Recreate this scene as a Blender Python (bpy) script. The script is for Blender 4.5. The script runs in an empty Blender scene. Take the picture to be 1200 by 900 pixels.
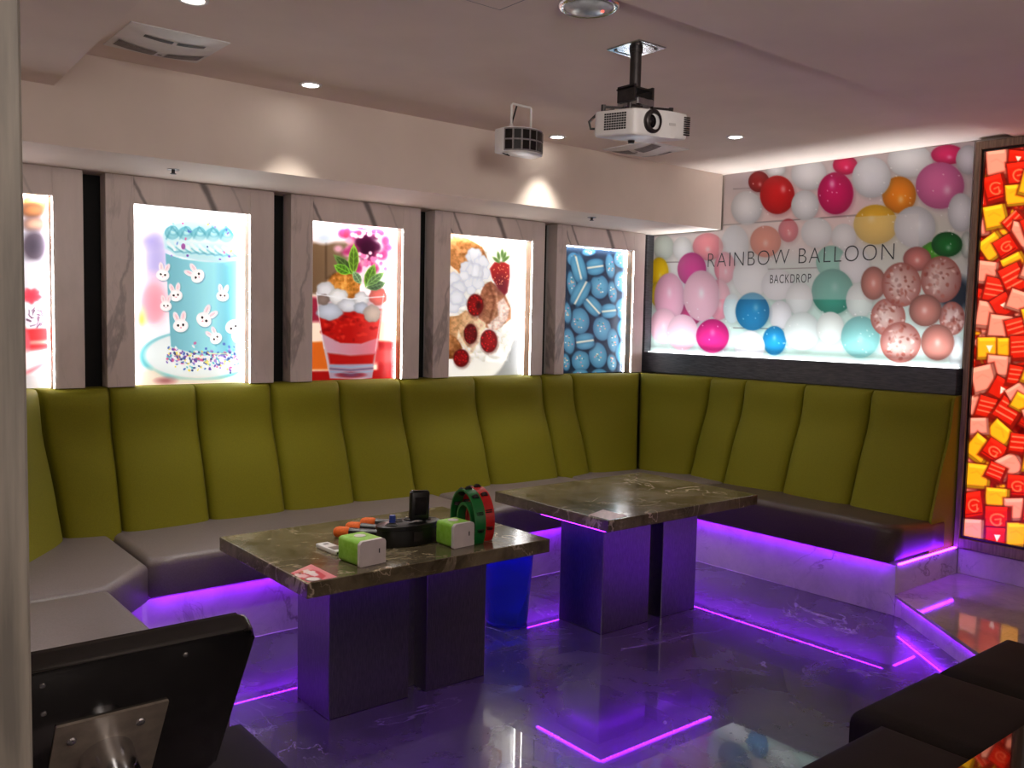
import bpy, bmesh, math, random
import numpy as np
from mathutils import Vector, Matrix

random.seed(7)
rng = np.random.default_rng(11)
scene = bpy.context.scene
COL = scene.collection
PI = math.pi

# ------------------------------------------------------------------ camera
YAW, PITCH, ROLL, FPX = math.radians(50.8495), math.radians(4.0417), math.radians(1.21207), 1051.275
CAM = np.array([0.0, 0.0, 1.5])
_F = np.array([math.cos(YAW) * math.cos(PITCH), math.sin(YAW) * math.cos(PITCH), -math.sin(PITCH)])
_R0 = np.array([math.sin(YAW), -math.cos(YAW), 0.0])
_U0 = np.cross(_R0, _F)
_R = math.cos(ROLL) * _R0 + math.sin(ROLL) * _U0
_U = -math.sin(ROLL) * _R0 + math.cos(ROLL) * _U0


def proj(P):
    d = np.asarray(P, float) - CAM
    w = d @ _F
    return 600 + FPX * (d @ _R) / w, 450 - FPX * (d @ _U) / w


cd = bpy.data.cameras.new('camera')
cd.sensor_width = 36.0
cd.lens = 36.0 * FPX / 1200.0
cd.clip_start = 0.05
cam = bpy.data.objects.new('camera', cd)
COL.objects.link(cam)
mw = Matrix.Identity(4)
for i in range(3):
    mw[i][0], mw[i][1], mw[i][2], mw[i][3] = _R[i], _U[i], -_F[i], CAM[i]
cam.matrix_world = mw
scene.camera = cam


# ------------------------------------------------------------------ materials
def lin(c):
    def f(v):
        v /= 255.0
        return v / 12.92 if v <= 0.04045 else ((v + 0.055) / 1.055) ** 2.4
    return tuple(f(v) for v in c) + (1.0,)


def new_mat(name):
    m = bpy.data.materials.new(name)
    m.use_nodes = True
    nt = m.node_tree
    b = nt.nodes.get('Principled BSDF')
    return m, nt, b


def pm(name, c1, c2=None, rough=0.5, metal=0.0, scale=20.0, stretch=(1, 1, 1), bump=0.0, detail=4.0, spec=0.5,
       rough2=None, coat=0.0, sheen=0.0):
    """two colours mixed by stretched noise, optional bump"""
    m, nt, b = new_mat(name)
    c2 = c2 or tuple(v * 0.88 for v in c1)
    tc = nt.nodes.new('ShaderNodeTexCoord')
    mp = nt.nodes.new('ShaderNodeMapping')
    mp.inputs['Scale'].default_value = stretch
    nz = nt.nodes.new('ShaderNodeTexNoise')
    nz.inputs['Scale'].default_value = scale
    nz.inputs['Detail'].default_value = detail
    rp = nt.nodes.new('ShaderNodeValToRGB')
    rp.color_ramp.elements[0].position = 0.35
    rp.color_ramp.elements[1].position = 0.65
    rp.color_ramp.elements[0].color = lin(c1)
    rp.color_ramp.elements[1].color = lin(c2)
    L = nt.links.new
    L(tc.outputs['Object'], mp.inputs['Vector'])
    L(mp.outputs['Vector'], nz.inputs['Vector'])
    L(nz.outputs['Fac'], rp.inputs['Fac'])
    L(rp.outputs['Color'], b.inputs['Base Color'])
    b.inputs['Roughness'].default_value = rough
    b.inputs['Metallic'].default_value = metal
    b.inputs['Specular IOR Level'].default_value = spec
    b.inputs['Coat Weight'].default_value = coat
    b.inputs['Coat Roughness'].default_value = 0.05
    b.inputs['Sheen Weight'].default_value = sheen
    if rough2 is not None:
        mr = nt.nodes.new('ShaderNodeMapRange')
        mr.inputs['To Min'].default_value = rough
        mr.inputs['To Max'].default_value = rough2
        L(nz.outputs['Fac'], mr.inputs['Value'])
        L(mr.outputs['Result'], b.inputs['Roughness'])
    if bump:
        bp = nt.nodes.new('ShaderNodeBump')
        bp.inputs['Strength'].default_value = bump
        bp.inputs['Distance'].default_value = 0.002
        L(nz.outputs['Fac'], bp.inputs['Height'])
        L(bp.outputs['Normal'], b.inputs['Normal'])
    return m


def marble(name, dark, mid, vein, scale=2.0, rough=0.08, vein_w=0.02, vein2=0.5, ior=1.6, rot=(0, 0, 0.6),
           stretch=(1, 1, 1), coat=0.0, rough_noise=0.0):
    m, nt, b = new_mat(name)
    N, L = nt.nodes.new, nt.links.new
    tc = N('ShaderNodeTexCoord')
    mp = N('ShaderNodeMapping')
    mp.inputs['Rotation'].default_value = rot
    mp.inputs['Scale'].default_value = stretch
    L(tc.outputs['Object'], mp.inputs['Vector'])
    n1 = N('ShaderNodeTexNoise')
    n1.inputs['Scale'].default_value = scale * 1.6
    n1.inputs['Detail'].default_value = 8
    n1.inputs['Roughness'].default_value = 0.65
    n1.inputs['Distortion'].default_value = 0.6
    L(mp.outputs['Vector'], n1.inputs['Vector'])
    rp = N('ShaderNodeValToRGB')
    rp.color_ramp.elements[0].position, rp.color_ramp.elements[1].position = 0.35, 0.68
    rp.color_ramp.elements[0].color, rp.color_ramp.elements[1].color = lin(dark), lin(mid)
    L(n1.outputs['Fac'], rp.inputs['Fac'])
    col = rp.outputs['Color']
    for k, (sc, w, amt) in enumerate(((scale * 0.7, vein_w, 1.0), (scale * 2.3, vein_w * 0.8, vein2))):
        nv = N('ShaderNodeTexNoise')
        nv.inputs['Scale'].default_value = sc
        nv.inputs['Detail'].default_value = 7
        nv.inputs['Roughness'].default_value = 0.55
        nv.inputs['Distortion'].default_value = 1.1
        mo = N('ShaderNodeMapping')
        mo.inputs['Location'].default_value = (3.1 * k + 1.7, 5.3 * k, 1.1)
        L(mp.outputs['Vector'], mo.inputs['Vector'])
        L(mo.outputs['Vector'], nv.inputs['Vector'])
        s = N('ShaderNodeMath'); s.operation = 'SUBTRACT'; s.inputs[1].default_value = 0.5
        a = N('ShaderNodeMath'); a.operation = 'ABSOLUTE'
        mr = N('ShaderNodeMapRange')
        mr.interpolation_type = 'SMOOTHSTEP'
        mr.inputs['From Min'].default_value = 0.0
        mr.inputs['From Max'].default_value = w
        mr.inputs['To Min'].default_value = 1.0
        mr.inputs['To Max'].default_value = 0.0
        L(nv.outputs['Fac'], s.inputs[0]); L(s.outputs[0], a.inputs[0]); L(a.outputs[0], mr.inputs['Value'])
        mk = N('ShaderNodeTexNoise')
        mk.inputs['Scale'].default_value = sc * 0.8
        L(mo.outputs['Vector'], mk.inputs['Vector'])
        mk2 = N('ShaderNodeMapRange')
        mk2.inputs['From Min'].default_value, mk2.inputs['From Max'].default_value = 0.45, 0.65
        mk2.inputs['To Max'].default_value = amt
        L(mk.outputs['Fac'], mk2.inputs['Value'])
        mu = N('ShaderNodeMath'); mu.operation = 'MULTIPLY'
        L(mr.outputs['Result'], mu.inputs[0]); L(mk2.outputs['Result'], mu.inputs[1])
        mx = N('ShaderNodeMix'); mx.data_type = 'RGBA'
        L(mu.outputs[0], mx.inputs['Factor'])
        L(col, mx.inputs['A'])
        mx.inputs['B'].default_value = lin(vein)
        col = mx.outputs['Result']
    L(col, b.inputs['Base Color'])
    b.inputs['Roughness'].default_value = rough
    if rough_noise:
        mr = N('ShaderNodeMapRange')
        mr.inputs['From Min'].default_value, mr.inputs['From Max'].default_value = 0.3, 0.7
        mr.inputs['To Min'].default_value, mr.inputs['To Max'].default_value = rough, rough + rough_noise
        L(n1.outputs['Fac'], mr.inputs['Value'])
        L(mr.outputs['Result'], b.inputs['Roughness'])
    b.inputs['IOR'].default_value = ior
    b.inputs['Coat Weight'].default_value = coat
    b.inputs['Coat Roughness'].default_value = 0.012
    b.inputs['Coat IOR'].default_value = 1.6
    return m


def emit(name, col, strength, base=(20, 20, 20)):
    m, nt, b = new_mat(name)
    tc = nt.nodes.new('ShaderNodeTexCoord')
    nz = nt.nodes.new('ShaderNodeTexNoise')
    nz.inputs['Scale'].default_value = 40
    rp = nt.nodes.new('ShaderNodeValToRGB')
    c = lin(base)
    rp.color_ramp.elements[0].color = c
    rp.color_ramp.elements[1].color = tuple(min(1, v * 1.2) for v in c[:3]) + (1,)
    nt.links.new(tc.outputs['Object'], nz.inputs['Vector'])
    nt.links.new(nz.outputs['Fac'], rp.inputs['Fac'])
    nt.links.new(rp.outputs['Color'], b.inputs['Base Color'])
    b.inputs['Emission Color'].default_value = tuple(col) + (1.0,)
    b.inputs['Emission Strength'].default_value = strength
    return m


def print_mat(name, glow, rough=0.35, spec=0.3, coat=0.0, gam=1.0, dense=0.0):
    """printed film: colours from the mesh, lit from behind by glow"""
    m, nt, b = new_mat(name)
    at = nt.nodes.new('ShaderNodeAttribute')
    at.attribute_name = 'ink'
    src = at.outputs['Color']
    if gam != 1.0:
        gm = nt.nodes.new('ShaderNodeGamma')
        gm.inputs['Gamma'].default_value = gam
        nt.links.new(src, gm.inputs['Color'])
        src = gm.outputs['Color']
    nt.links.new(src, b.inputs['Base Color'])
    b.inputs['Roughness'].default_value = rough
    b.inputs['Specular IOR Level'].default_value = spec
    b.inputs['Coat Weight'].default_value = coat
    if glow:
        bw = nt.nodes.new('ShaderNodeRGBToBW')
        pw = nt.nodes.new('ShaderNodeMath'); pw.operation = 'POWER'; pw.inputs[1].default_value = dense
        sc_ = nt.nodes.new('ShaderNodeVectorMath'); sc_.operation = 'SCALE'
        nt.links.new(src, bw.inputs['Color']); nt.links.new(bw.outputs['Val'], pw.inputs[0])
        nt.links.new(src, sc_.inputs[0]); nt.links.new(pw.outputs[0], sc_.inputs['Scale'])
        nt.links.new(sc_.outputs[0], b.inputs['Emission Color'])
        b.inputs['Emission Strength'].default_value = glow
    return m


PURPLE = (0.21, 0.011, 1.0)
MT = {}
MT['ceiling'] = pm('ceiling_paint', (234, 216, 204), (228, 210, 198), rough=0.75, scale=3)
MT['soffit'] = pm('soffit_paint', (226, 210, 198), (220, 204, 192), rough=0.7, scale=3)
MT['wall_dark'] = pm('black_recess_paint', (12, 10, 10), (8, 7, 7), rough=0.8)
MT['wall'] = pm('wall_paint', (200, 188, 180), (192, 180, 172), rough=0.8, scale=4)
MT['floor'] = marble('floor_marble', (46, 43, 46), (84, 79, 82), (158, 152, 158), scale=1.5, rough=0.22, vein_w=0.006,
                     vein2=0.2, ior=1.6, rough_noise=0.1, coat=0.6)
MT['table'] = marble('table_marble', (70, 62, 46), (126, 115, 90), (205, 188, 160), scale=3.2, rough=0.12, vein_w=0.010,
                     vein2=0.4, ior=1.55, rot=(0.3, 0.2, 1.1), rough_noise=0.08)
MT['base'] = marble('plinth_marble', (205, 192, 186), (178, 166, 162), (120, 108, 104), scale=2.4, rough=0.25, vein_w=0.02,
                    vein2=0.35, rot=(0.2, 0.5, 0.3))
MT['step'] = marble('step_marble', (178, 166, 152), (150, 138, 126), (92, 82, 76), scale=2.2, rough=0.07, vein_w=0.02,
                    vein2=0.4, rot=(0.2, 0.1, 0.9), ior=1.65)
MT['stone'] = marble('frame_stone', (226, 212, 206), (206, 192, 186), (70, 64, 66), scale=1.5, rough=0.3, vein_w=0.02,
                     vein2=0.15, rot=(0.0, 0.5, 0.0), stretch=(1.6, 1, 0.42))
def header_mat():
    m = marble('header_stone', (226, 212, 206), (206, 192, 186), (150, 138, 134), scale=1.5, rough=0.3, vein_w=0.03, vein2=0.2, rot=(0, .5, 0), stretch=(1.6, 1, .42))
    nt = m.node_tree; N, L = nt.nodes.new, nt.links.new
    b = nt.nodes['Principled BSDF']
    col = b.inputs['Base Color'].links[0].from_socket
    tc = N('ShaderNodeTexCoord'); sp = N('ShaderNodeSeparateXYZ'); L(tc.outputs['Object'], sp.inputs[0])
    nz = N('ShaderNodeTexNoise'); nz.inputs['Scale'].default_value = 9; nz.inputs['Detail'].default_value = 5; L(tc.outputs['Object'], nz.inputs['Vector'])

    def mth(op, a, v=None, w=None):
        n = N('ShaderNodeMath'); n.operation = op
        if isinstance(a, float): n.inputs[0].default_value = a
        else: L(a, n.inputs[0])
        if isinstance(v, float): n.inputs[1].default_value = v
        elif v is not None: L(v, n.inputs[1])
        return n.outputs[0]
    u = mth('ADD', sp.outputs['X'], mth('MULTIPLY', sp.outputs['Z'], .5))
    u = mth('ADD', u, mth('MULTIPLY', nz.outputs['Fac'], .035))
    for u0, wd, am in ((.575, .03, .85), (.155, .010, .6), (.225, .014, .7), (.73, .012, .25)):
        d = mth('ABSOLUTE', mth('SUBTRACT', u, u0))
        mr = N('ShaderNodeMapRange'); mr.interpolation_type = 'SMOOTHSTEP'
        mr.inputs['From Min'].default_value = wd * .15; mr.inputs['From Max'].default_value = wd
        mr.inputs['To Min'].default_value = am; mr.inputs['To Max'].default_value = 0
        L(d, mr.inputs['Value'])
        mx = N('ShaderNodeMix'); mx.data_type = 'RGBA'
        L(mr.outputs['Result'], mx.inputs['Factor']); L(col, mx.inputs['A']); mx.inputs['B'].default_value = lin((92, 84, 84))
        col = mx.outputs['Result']
    L(col, b.inputs['Base Color'])
    return m


MT['header'] = header_mat()
MT['fabric'] = pm('olive_fabric', (130, 126, 18), (120, 116, 15), rough=0.72, scale=260, bump=0.12, spec=0.25, sheen=0.02)
MT['leather'] = pm('taupe_leather', (116, 104, 102), (106, 94, 92), rough=0.42, scale=160, bump=0.10, spec=0.5)
MT['brownleather'] = pm('brown_leather', (30, 21, 17), (25, 17, 14), rough=0.75, scale=160, bump=0.1, spec=0.2)
MT['steel'] = pm('brushed_steel', (150, 146, 150), (120, 116, 122), rough=0.26, metal=1.0, scale=60, stretch=(18, 18, 0.6),
                 rough2=0.36)
MT['darkwood'] = pm('slate_wood', (88, 88, 95), (58, 58, 64), rough=0.45, scale=14, stretch=(1, 1.2, 14), detail=6, bump=0.1)
MT['brownwood'] = pm('brown_wood', (150, 124, 104), (116, 94, 78), rough=0.5, scale=10, stretch=(9, 9, 0.7), detail=6)
MT['post'] = pm('grey_wood_laminate', (128, 122, 112), (92, 88, 82), rough=0.55, scale=9, stretch=(9, 9, 0.6), detail=8, bump=0.15)
MT['white'] = pm('white_plastic', (226, 222, 220), (220, 215, 213), rough=0.35)
MT['offwhite'] = pm('grey_white_plastic', (196, 190, 188), (188, 182, 180), rough=0.45)
MT['greygrille'] = pm('grey_grille', (136, 128, 128), (120, 112, 112), rough=0.7, scale=60)
MT['black'] = pm('black_plastic', (14, 14, 15), (10, 10, 11), rough=0.35)
MT['gloss'] = pm('gloss_black', (7, 7, 9), (5, 5, 6), rough=0.16, coat=0.3)
MT['mirrorblack'] = pm('polished_black_glass', (8, 7, 7), (6, 5, 5), rough=0.02, spec=0.9, coat=1.0)
MT['rightleather'] = pm('right_seat_leather', (74, 58, 52), (64, 50, 45), rough=0.45, scale=160, bump=0.1)  # darker, browner version of the seat leather, right-hand bench only
MT['silver'] = pm('silver_metal', (196, 198, 202), (170, 172, 178), rough=0.2, metal=1.0, scale=30)
MT['plate'] = pm('dull_steel_plate', (136, 126, 114), (120, 110, 100), rough=0.45, metal=0.35, scale=40)
MT['darkmetal'] = pm('dark_metal', (70, 64, 64), (54, 50, 50), rough=0.4, metal=0.7)
MT['chrome'] = pm('chrome', (230, 230, 232), (220, 220, 224), rough=0.2, metal=1.0)
MT['greenbox'] = pm('green_carton', (130, 190, 50), (150, 205, 80), rough=0.5, scale=45, detail=6)
MT['whitebox'] = pm('white_carton', (214, 206, 206), (206, 198, 198), rough=0.5)
MT['orange'] = pm('orange_foam', (228, 104, 22), (210, 90, 18), rough=0.7, scale=120, bump=0.2)
MT['redorange'] = pm('red_orange_plastic', (225, 66, 24), (205, 56, 20), rough=0.45)
MT['green'] = pm('green_plastic', (16, 116, 52), (12, 100, 44), rough=0.35)
MT['red'] = pm('red_plastic', (204, 28, 26), (186, 22, 22), rough=0.35)
MT['violet'] = pm('violet_sticker', (76, 60, 140), (50, 40, 110), rough=0.4, scale=60)
MT['blue'] = pm('blue_rubber', (40, 64, 150), (34, 54, 130), rough=0.4)
MT['tan'] = pm('tan_reveal', (176, 138, 110), (160, 124, 98), rough=0.5, scale=14)
MT['ink_dark'] = pm('dark_lettering', (58, 62, 66), (50, 54, 58), rough=0.6)
MT['screen'] = pm('grey_screen', (120, 112, 104), (104, 98, 92), rough=0.3)
MT['bin'] = None
MT['glassy'] = pm('frosted_lens', (186, 190, 192), (150, 154, 158), rough=0.2, scale=25)
MT['led'] = emit('purple_led', PURPLE, 120.0)
MT['ledtape'] = emit('purple_led_tape', PURPLE, 27.0)
MT['ledsoft'] = emit('purple_led_tube', PURPLE, 30.0)
MT['ledwhite'] = emit('white_led', (0.95, 0.96, 0.98), 20.0, (230, 230, 230))
MT['ledline'] = emit('white_led_line', (0.95, 0.97, 1.0), 4.0, (230, 230, 230))
MT['lamp'] = emit('downlight_diffuser', (1.0, 0.97, 0.9), 14.0, (230, 230, 230))
MT['redled'] = emit('red_indicator', (1.0, 0.08, 0.05), 2.0, (200, 30, 30))

# translucent blue plastic
m, nt, b = new_mat('blue_translucent_plastic')
tc = nt.nodes.new('ShaderNodeTexCoord'); nz = nt.nodes.new('ShaderNodeTexNoise'); nz.inputs['Scale'].default_value = 6
rp = nt.nodes.new('ShaderNodeValToRGB')
rp.color_ramp.elements[0].color = lin((92, 112, 245)); rp.color_ramp.elements[1].color = lin((70, 88, 230))
nt.links.new(tc.outputs['Object'], nz.inputs['Vector']); nt.links.new(nz.outputs['Fac'], rp.inputs['Fac'])
nt.links.new(rp.outputs['Color'], b.inputs['Base Color'])
b.inputs['Transmission Weight'].default_value = 0.7
b.inputs['Roughness'].default_value = 0.22
b.inputs['IOR'].default_value = 1.15
MT['bin'] = m


# ------------------------------------------------------------------ object helpers
def tag(o, label=None, cat=None, group=None, kind=None):
    if label: o['label'] = label
    if cat: o['category'] = cat
    if group: o['group'] = group
    if kind: o['kind'] = kind
    return o


def thing(name, label, cat, loc=(0, 0, 0), rot=(0, 0, 0), group=None):
    o = bpy.data.objects.new(name, None)
    o.empty_display_size = 0.1
    COL.objects.link(o)
    o.location = loc
    o.rotation_euler = rot
    return tag(o, label, cat, group)


def obj(name, bm, mat, parent=None, origin=None, smooth=False, local=False, auto=None):
    """link a bmesh as one object; world coordinates unless local"""
    bmesh.ops.recalc_face_normals(bm, faces=bm.faces)
    me = bpy.data.meshes.new(name)
    bm.to_mesh(me)
    bm.free()
    return link_mesh(name, me, mat, parent, origin, smooth, local, auto)


def link_mesh(name, me, mat, parent=None, origin=None, smooth=False, local=False, auto=None):
    if isinstance(mat, str): mat = MT[mat]
    if mat: me.materials.append(mat)
    o = bpy.data.objects.new(name, me)
    COL.objects.link(o)
    if parent is not None:
        o.parent = parent
        if not local:
            root = parent
            while root.parent: root = root.parent
            me.transform(Matrix.Translation(-Vector(root.location)))
    elif not local:
        if origin is None:
            vs = [v.co for v in me.vertices]
            origin = ((min(v.x for v in vs) + max(v.x for v in vs)) / 2, (min(v.y for v in vs) + max(v.y for v in vs)) / 2,
                      min(v.z for v in vs))
        me.transform(Matrix.Translation(-Vector(origin)))
        o.location = origin
    if smooth or auto:
        me.polygons.foreach_set('use_smooth', [True] * len(me.polygons))
        if auto:
            me.set_sharp_from_angle(angle=math.radians(auto))
    return o


def struct(name, bm, mat, **k):
    return tag(obj(name, bm, mat, **k), kind='structure')


def B():
    return bmesh.new()


def box(bm, x0, x1, y0, y1, z0, z1, bev=0.0, seg=2):
    ps = [(x, y, z) for z in (z0, z1) for x, y in ((x0, y0), (x1, y0), (x1, y1), (x0, y1))]
    t = bmesh.new()
    v = [t.verts.new(p) for p in ps]
    for f in ((3, 2, 1, 0), (4, 5, 6, 7), (0, 1, 5, 4), (1, 2, 6, 5), (2, 3, 7, 6), (3, 0, 4, 7)):
        t.faces.new([v[i] for i in f])
    if bev:
        bmesh.ops.bevel(t, geom=t.edges[:], offset=bev, segments=seg, profile=0.5, affect='EDGES')
    me = bpy.data.meshes.new('t'); t.to_mesh(me); t.free()
    bm.from_mesh(me); bpy.data.meshes.remove(me)
    return bm


def prism(bm, pts, z0, z1, bev=0.0, seg=2):
    t = bmesh.new()
    lo = [t.verts.new((x, y, z0)) for x, y in pts]
    hi = [t.verts.new((x, y, z1)) for x, y in pts]
    n = len(pts)
    t.faces.new(lo[::-1]); t.faces.new(hi)
    for i in range(n):
        t.faces.new((lo[i], lo[(i + 1) % n], hi[(i + 1) % n], hi[i]))
    if bev:
        bmesh.ops.bevel(t, geom=t.edges[:], offset=bev, segments=seg, profile=0.5, affect='EDGES')
    me = bpy.data.meshes.new('t'); t.to_mesh(me); t.free()
    bm.from_mesh(me); bpy.data.meshes.remove(me)
    return bm


def lathe(bm, prof, c=(0, 0, 0), n=32, axis='z', a0=0.0, a1=2 * PI, close=True):
    """prof: list of (r, h); revolved about axis through c"""
    full = abs((a1 - a0) - 2 * PI) < 1e-6
    k = n if full else n + 1
    rings = []
    for r, h in prof:
        ring = []
        for i in range(k):
            a = a0 + (a1 - a0) * i / n
            x, y = r * math.cos(a), r * math.sin(a)
            p = {'z': (x, y, h), 'x': (h, x, y), 'y': (y, h, x)}[axis]
            ring.append(bm.verts.new((p[0] + c[0], p[1] + c[1], p[2] + c[2])))
        rings.append(ring)
    m = n if full else n
    for a, b_ in zip(rings[:-1], rings[1:]):
        for i in range(m):
            j = (i + 1) % k
            bm.faces.new((a[i], a[j], b_[j], b_[i]))
    if close and full:
        for ring, p in ((rings[0], prof[0]), (rings[-1], prof[-1])):
            if p[0] > 1e-6: bm.faces.new(ring)
    return bm


def cyl(bm, p0, p1, r0, r1=None, n=20):
    r1 = r0 if r1 is None else r1
    p0, p1 = Vector(p0), Vector(p1)
    d = (p1 - p0).normalized()
    u = d.orthogonal().normalized(); w = d.cross(u)
    ra, rb = [], []
    for i in range(n):
        a = 2 * PI * i / n
        o = u * math.cos(a) + w * math.sin(a)
        ra.append(bm.verts.new(p0 + o * r0)); rb.append(bm.verts.new(p1 + o * r1))
    for i in range(n):
        j = (i + 1) % n
        bm.faces.new((ra[i], ra[j], rb[j], rb[i]))
    bm.faces.new(ra[::-1]); bm.faces.new(rb)
    return bm


def tube(bm, pts, r, n=10):
    pts = [Vector(p) for p in pts]
    rings = []
    u = None
    for i, p in enumerate(pts):
        d = (pts[min(i + 1, len(pts) - 1)] - pts[max(i - 1, 0)]).normalized()
        u = d.orthogonal().normalized() if u is None else (u - d * u.dot(d)).normalized()
        w = d.cross(u)
        rings.append([bm.verts.new(p + (u * math.cos(2 * PI * k / n) + w * math.sin(2 * PI * k / n)) * r) for k in range(n)])
    for a, b_ in zip(rings[:-1], rings[1:]):
        for k in range(n):
            bm.faces.new((a[k], a[(k + 1) % n], b_[(k + 1) % n], b_[k]))
    bm.faces.new(rings[0][::-1]); bm.faces.new(rings[-1])
    return bm


def cushion(bm, poly, z0, z1, r=0.03, puff=0.012, tilt=None):
    """upholstered pad: plan polygon (ccw) with rounded top and bottom edges and a slightly crowned top"""
    # densify
    pts = []
    n = len(poly)
    for i in range(n):
        a, b_ = Vector(poly[i]), Vector(poly[(i + 1) % n])
        k = max(1, int((b_ - a).length / 0.12))
        for j in range(k):
            pts.append((a + (b_ - a) * j / k, (b_ - a).normalized()))
    # round plan corners a little via normals
    m_ = len(pts)
    nrm = []
    for i in range(m_):
        d0 = pts[i - 1][1] if (pts[i][0] - pts[i - 1][0]).length > 0 else pts[i][1]
        d1 = pts[i][1]
        n0, n1 = Vector((d0.y, -d0.x)), Vector((d1.y, -d1.x))
        s = n0 + n1
        nn = s.normalized() / max(0.5, math.sqrt((1 + n0.dot(n1)) / 2))
        nrm.append(nn)
    cen = sum((p for p, _ in pts), Vector((0, 0))) / m_

    def ring(off, z):
        out = []
        for i in range(m_):
            p = pts[i][0] - nrm[i] * off
            zz = z + (tilt(p.x, p.y) if tilt else 0.0) * (z - z0) / (z1 - z0)
            out.append(bm.verts.new((p.x, p.y, zz)))
        return out
    rings = [ring(0.006, z0), ring(0.0, z0 + 0.008)]
    for k in range(6):
        a = k / 5 * PI / 2
        rings.append(ring(r * (1 - math.cos(a)), z1 - r + r * math.sin(a)))
    for k, zz in ((.72, .7), (.35, 1.0)):
        row = []
        for v in rings[7]:
            x, y = cen.x + (v.co.x - cen.x) * k, cen.y + (v.co.y - cen.y) * k
            row.append(bm.verts.new((x, y, z1 + puff * zz + (tilt(x, y) if tilt else 0))))
        rings.append(row)
    for a, b_ in zip(rings[:-1], rings[1:]):
        for i in range(m_):
            j = (i + 1) % m_
            bm.faces.new((a[i], a[j], b_[j], b_[i]))
    bm.faces.new(rings[0][::-1])
    bm.faces.new(rings[-1])
    return bm


# ------------------------------------------------------------------ printed artwork
class Art:
    """colour grid for a flat printed panel; fn(u, v) -> world point; shapes are drawn in picture coordinates"""

    def __init__(self, fn, W, H, bg=(255, 255, 255)):
        self.W, self.H = W, H
        u, v = np.meshgrid(np.linspace(0, 1, W), np.linspace(0, 1, H))
        self.P = fn(u[..., None], v[..., None])
        self.x, self.y = proj(self.P)
        self.img = np.zeros((H, W, 3)) + np.array(bg, float)
        self.frame(0, 0, 1)

    def frame(self, ox, oy, s):
        self.X, self.Y = (self.x - ox) * s, (self.y - oy) * s
        self.s = s

    def put(self, mask, col, alpha=1.0):
        m_ = np.clip(mask, 0, 1)[..., None] * alpha
        self.img = self.img * (1 - m_) + np.asarray(col, float) * m_

    def ell(self, cx, cy, rx, ry, col, edge=None, ang=0.0, soft=1.0, alpha=1.0, hl=None, hla=0.6, wob=0.0):
        c, s = math.cos(math.radians(ang)), math.sin(math.radians(ang))
        X, Y = self.X - cx, self.Y - cy
        a, b_ = (X * c + Y * s) / rx, (-X * s + Y * c) / ry
        d = np.sqrt(a * a + b_ * b_)
        if wob:
            th = np.arctan2(b_, a)
            d = d * (1 + wob * (np.sin(5 * th + cx) + 0.6 * np.sin(9 * th + cy)))
        m_ = np.clip((1 - d) * min(rx, ry) / (soft * self.s) + 0.5, 0, 1)
        col = np.asarray(col, float)
        if edge is not None:
            t = np.clip(d, 0, 1)[..., None] ** 2
            col = col * (1 - t) + np.asarray(edge, float) * t
        self.put(m_, col, alpha)
        if hl is not None:
            h = np.exp(-(((a - hl[0]) / 0.16) ** 2 + ((b_ - hl[1]) / 0.2) ** 2)) * m_
            self.put(h, (255, 255, 255), hla)

    def poly(self, pts, col, soft=1.0, alpha=1.0, col2=None, grad=None):
        X, Y = self.X, self.Y
        ins = np.zeros(X.shape, bool)
        dist = np.full(X.shape, 1e9)
        n = len(pts)
        for i in range(n):
            x0, y0 = pts[i]; x1, y1 = pts[(i + 1) % n]
            if y0 != y1:
                cr = ((y0 > Y) != (y1 > Y)) & (X < (x1 - x0) * (Y - y0) / (y1 - y0) + x0)
                ins ^= cr
            L2 = (x1 - x0) ** 2 + (y1 - y0) ** 2 + 1e-9
            t = np.clip(((X - x0) * (x1 - x0) + (Y - y0) * (y1 - y0)) / L2, 0, 1)
            dist = np.minimum(dist, np.hypot(X - x0 - t * (x1 - x0), Y - y0 - t * (y1 - y0)))
        sd = np.where(ins, dist, -dist)
        m_ = np.clip(sd / (soft * self.s) + 0.5, 0, 1)
        col = np.asarray(col, float)
        if col2 is not None:
            (gx0, gy0), (gx1, gy1) = grad
            L2 = (gx1 - gx0) ** 2 + (gy1 - gy0) ** 2
            t = np.clip(((X - gx0) * (gx1 - gx0) + (Y - gy0) * (gy1 - gy0)) / L2, 0, 1)[..., None]
            col = col * (1 - t) + np.asarray(col2, float) * t
        self.put(m_, col, alpha)
        return m_

    def line(self, pts, w, col, soft=1.0, alpha=1.0):
        dist = np.full(self.X.shape, 1e9)
        for (x0, y0), (x1, y1) in zip(pts[:-1], pts[1:]):
            L2 = (x1 - x0) ** 2 + (y1 - y0) ** 2 + 1e-9
            t = np.clip(((self.X - x0) * (x1 - x0) + (self.Y - y0) * (y1 - y0)) / L2, 0, 1)
            dist = np.minimum(dist, np.hypot(self.X - x0 - t * (x1 - x0), self.Y - y0 - t * (y1 - y0)))
        self.put(np.clip((w / 2 - dist) / (soft * self.s) + 0.5, 0, 1), col, alpha)

    def noise(self, scale, seed=0):
        r = np.random.default_rng(seed).random((64, 64))
        gx, gy = self.X / scale, self.Y / scale
        ix, iy = np.floor(gx).astype(int), np.floor(gy).astype(int)
        fx, fy = gx - ix, gy - iy
        fx, fy = fx * fx * (3 - 2 * fx), fy * fy * (3 - 2 * fy)
        g = lambda i, j: r[i % 64, j % 64]
        return (g(iy, ix) * (1 - fx) * (1 - fy) + g(iy, ix + 1) * fx * (1 - fy) + g(iy + 1, ix) * (1 - fx) * fy +
                g(iy + 1, ix + 1) * fx * fy)

    def grain(self, scale, amt, seed=0, mask=None):
        n = (self.noise(scale, seed) + 0.5 * self.noise(scale * 0.45, seed + 1) - 0.75) * 2 * amt
        if mask is not None: n = n * mask
        self.img = np.clip(self.img + n[..., None], 0, 255)

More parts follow.
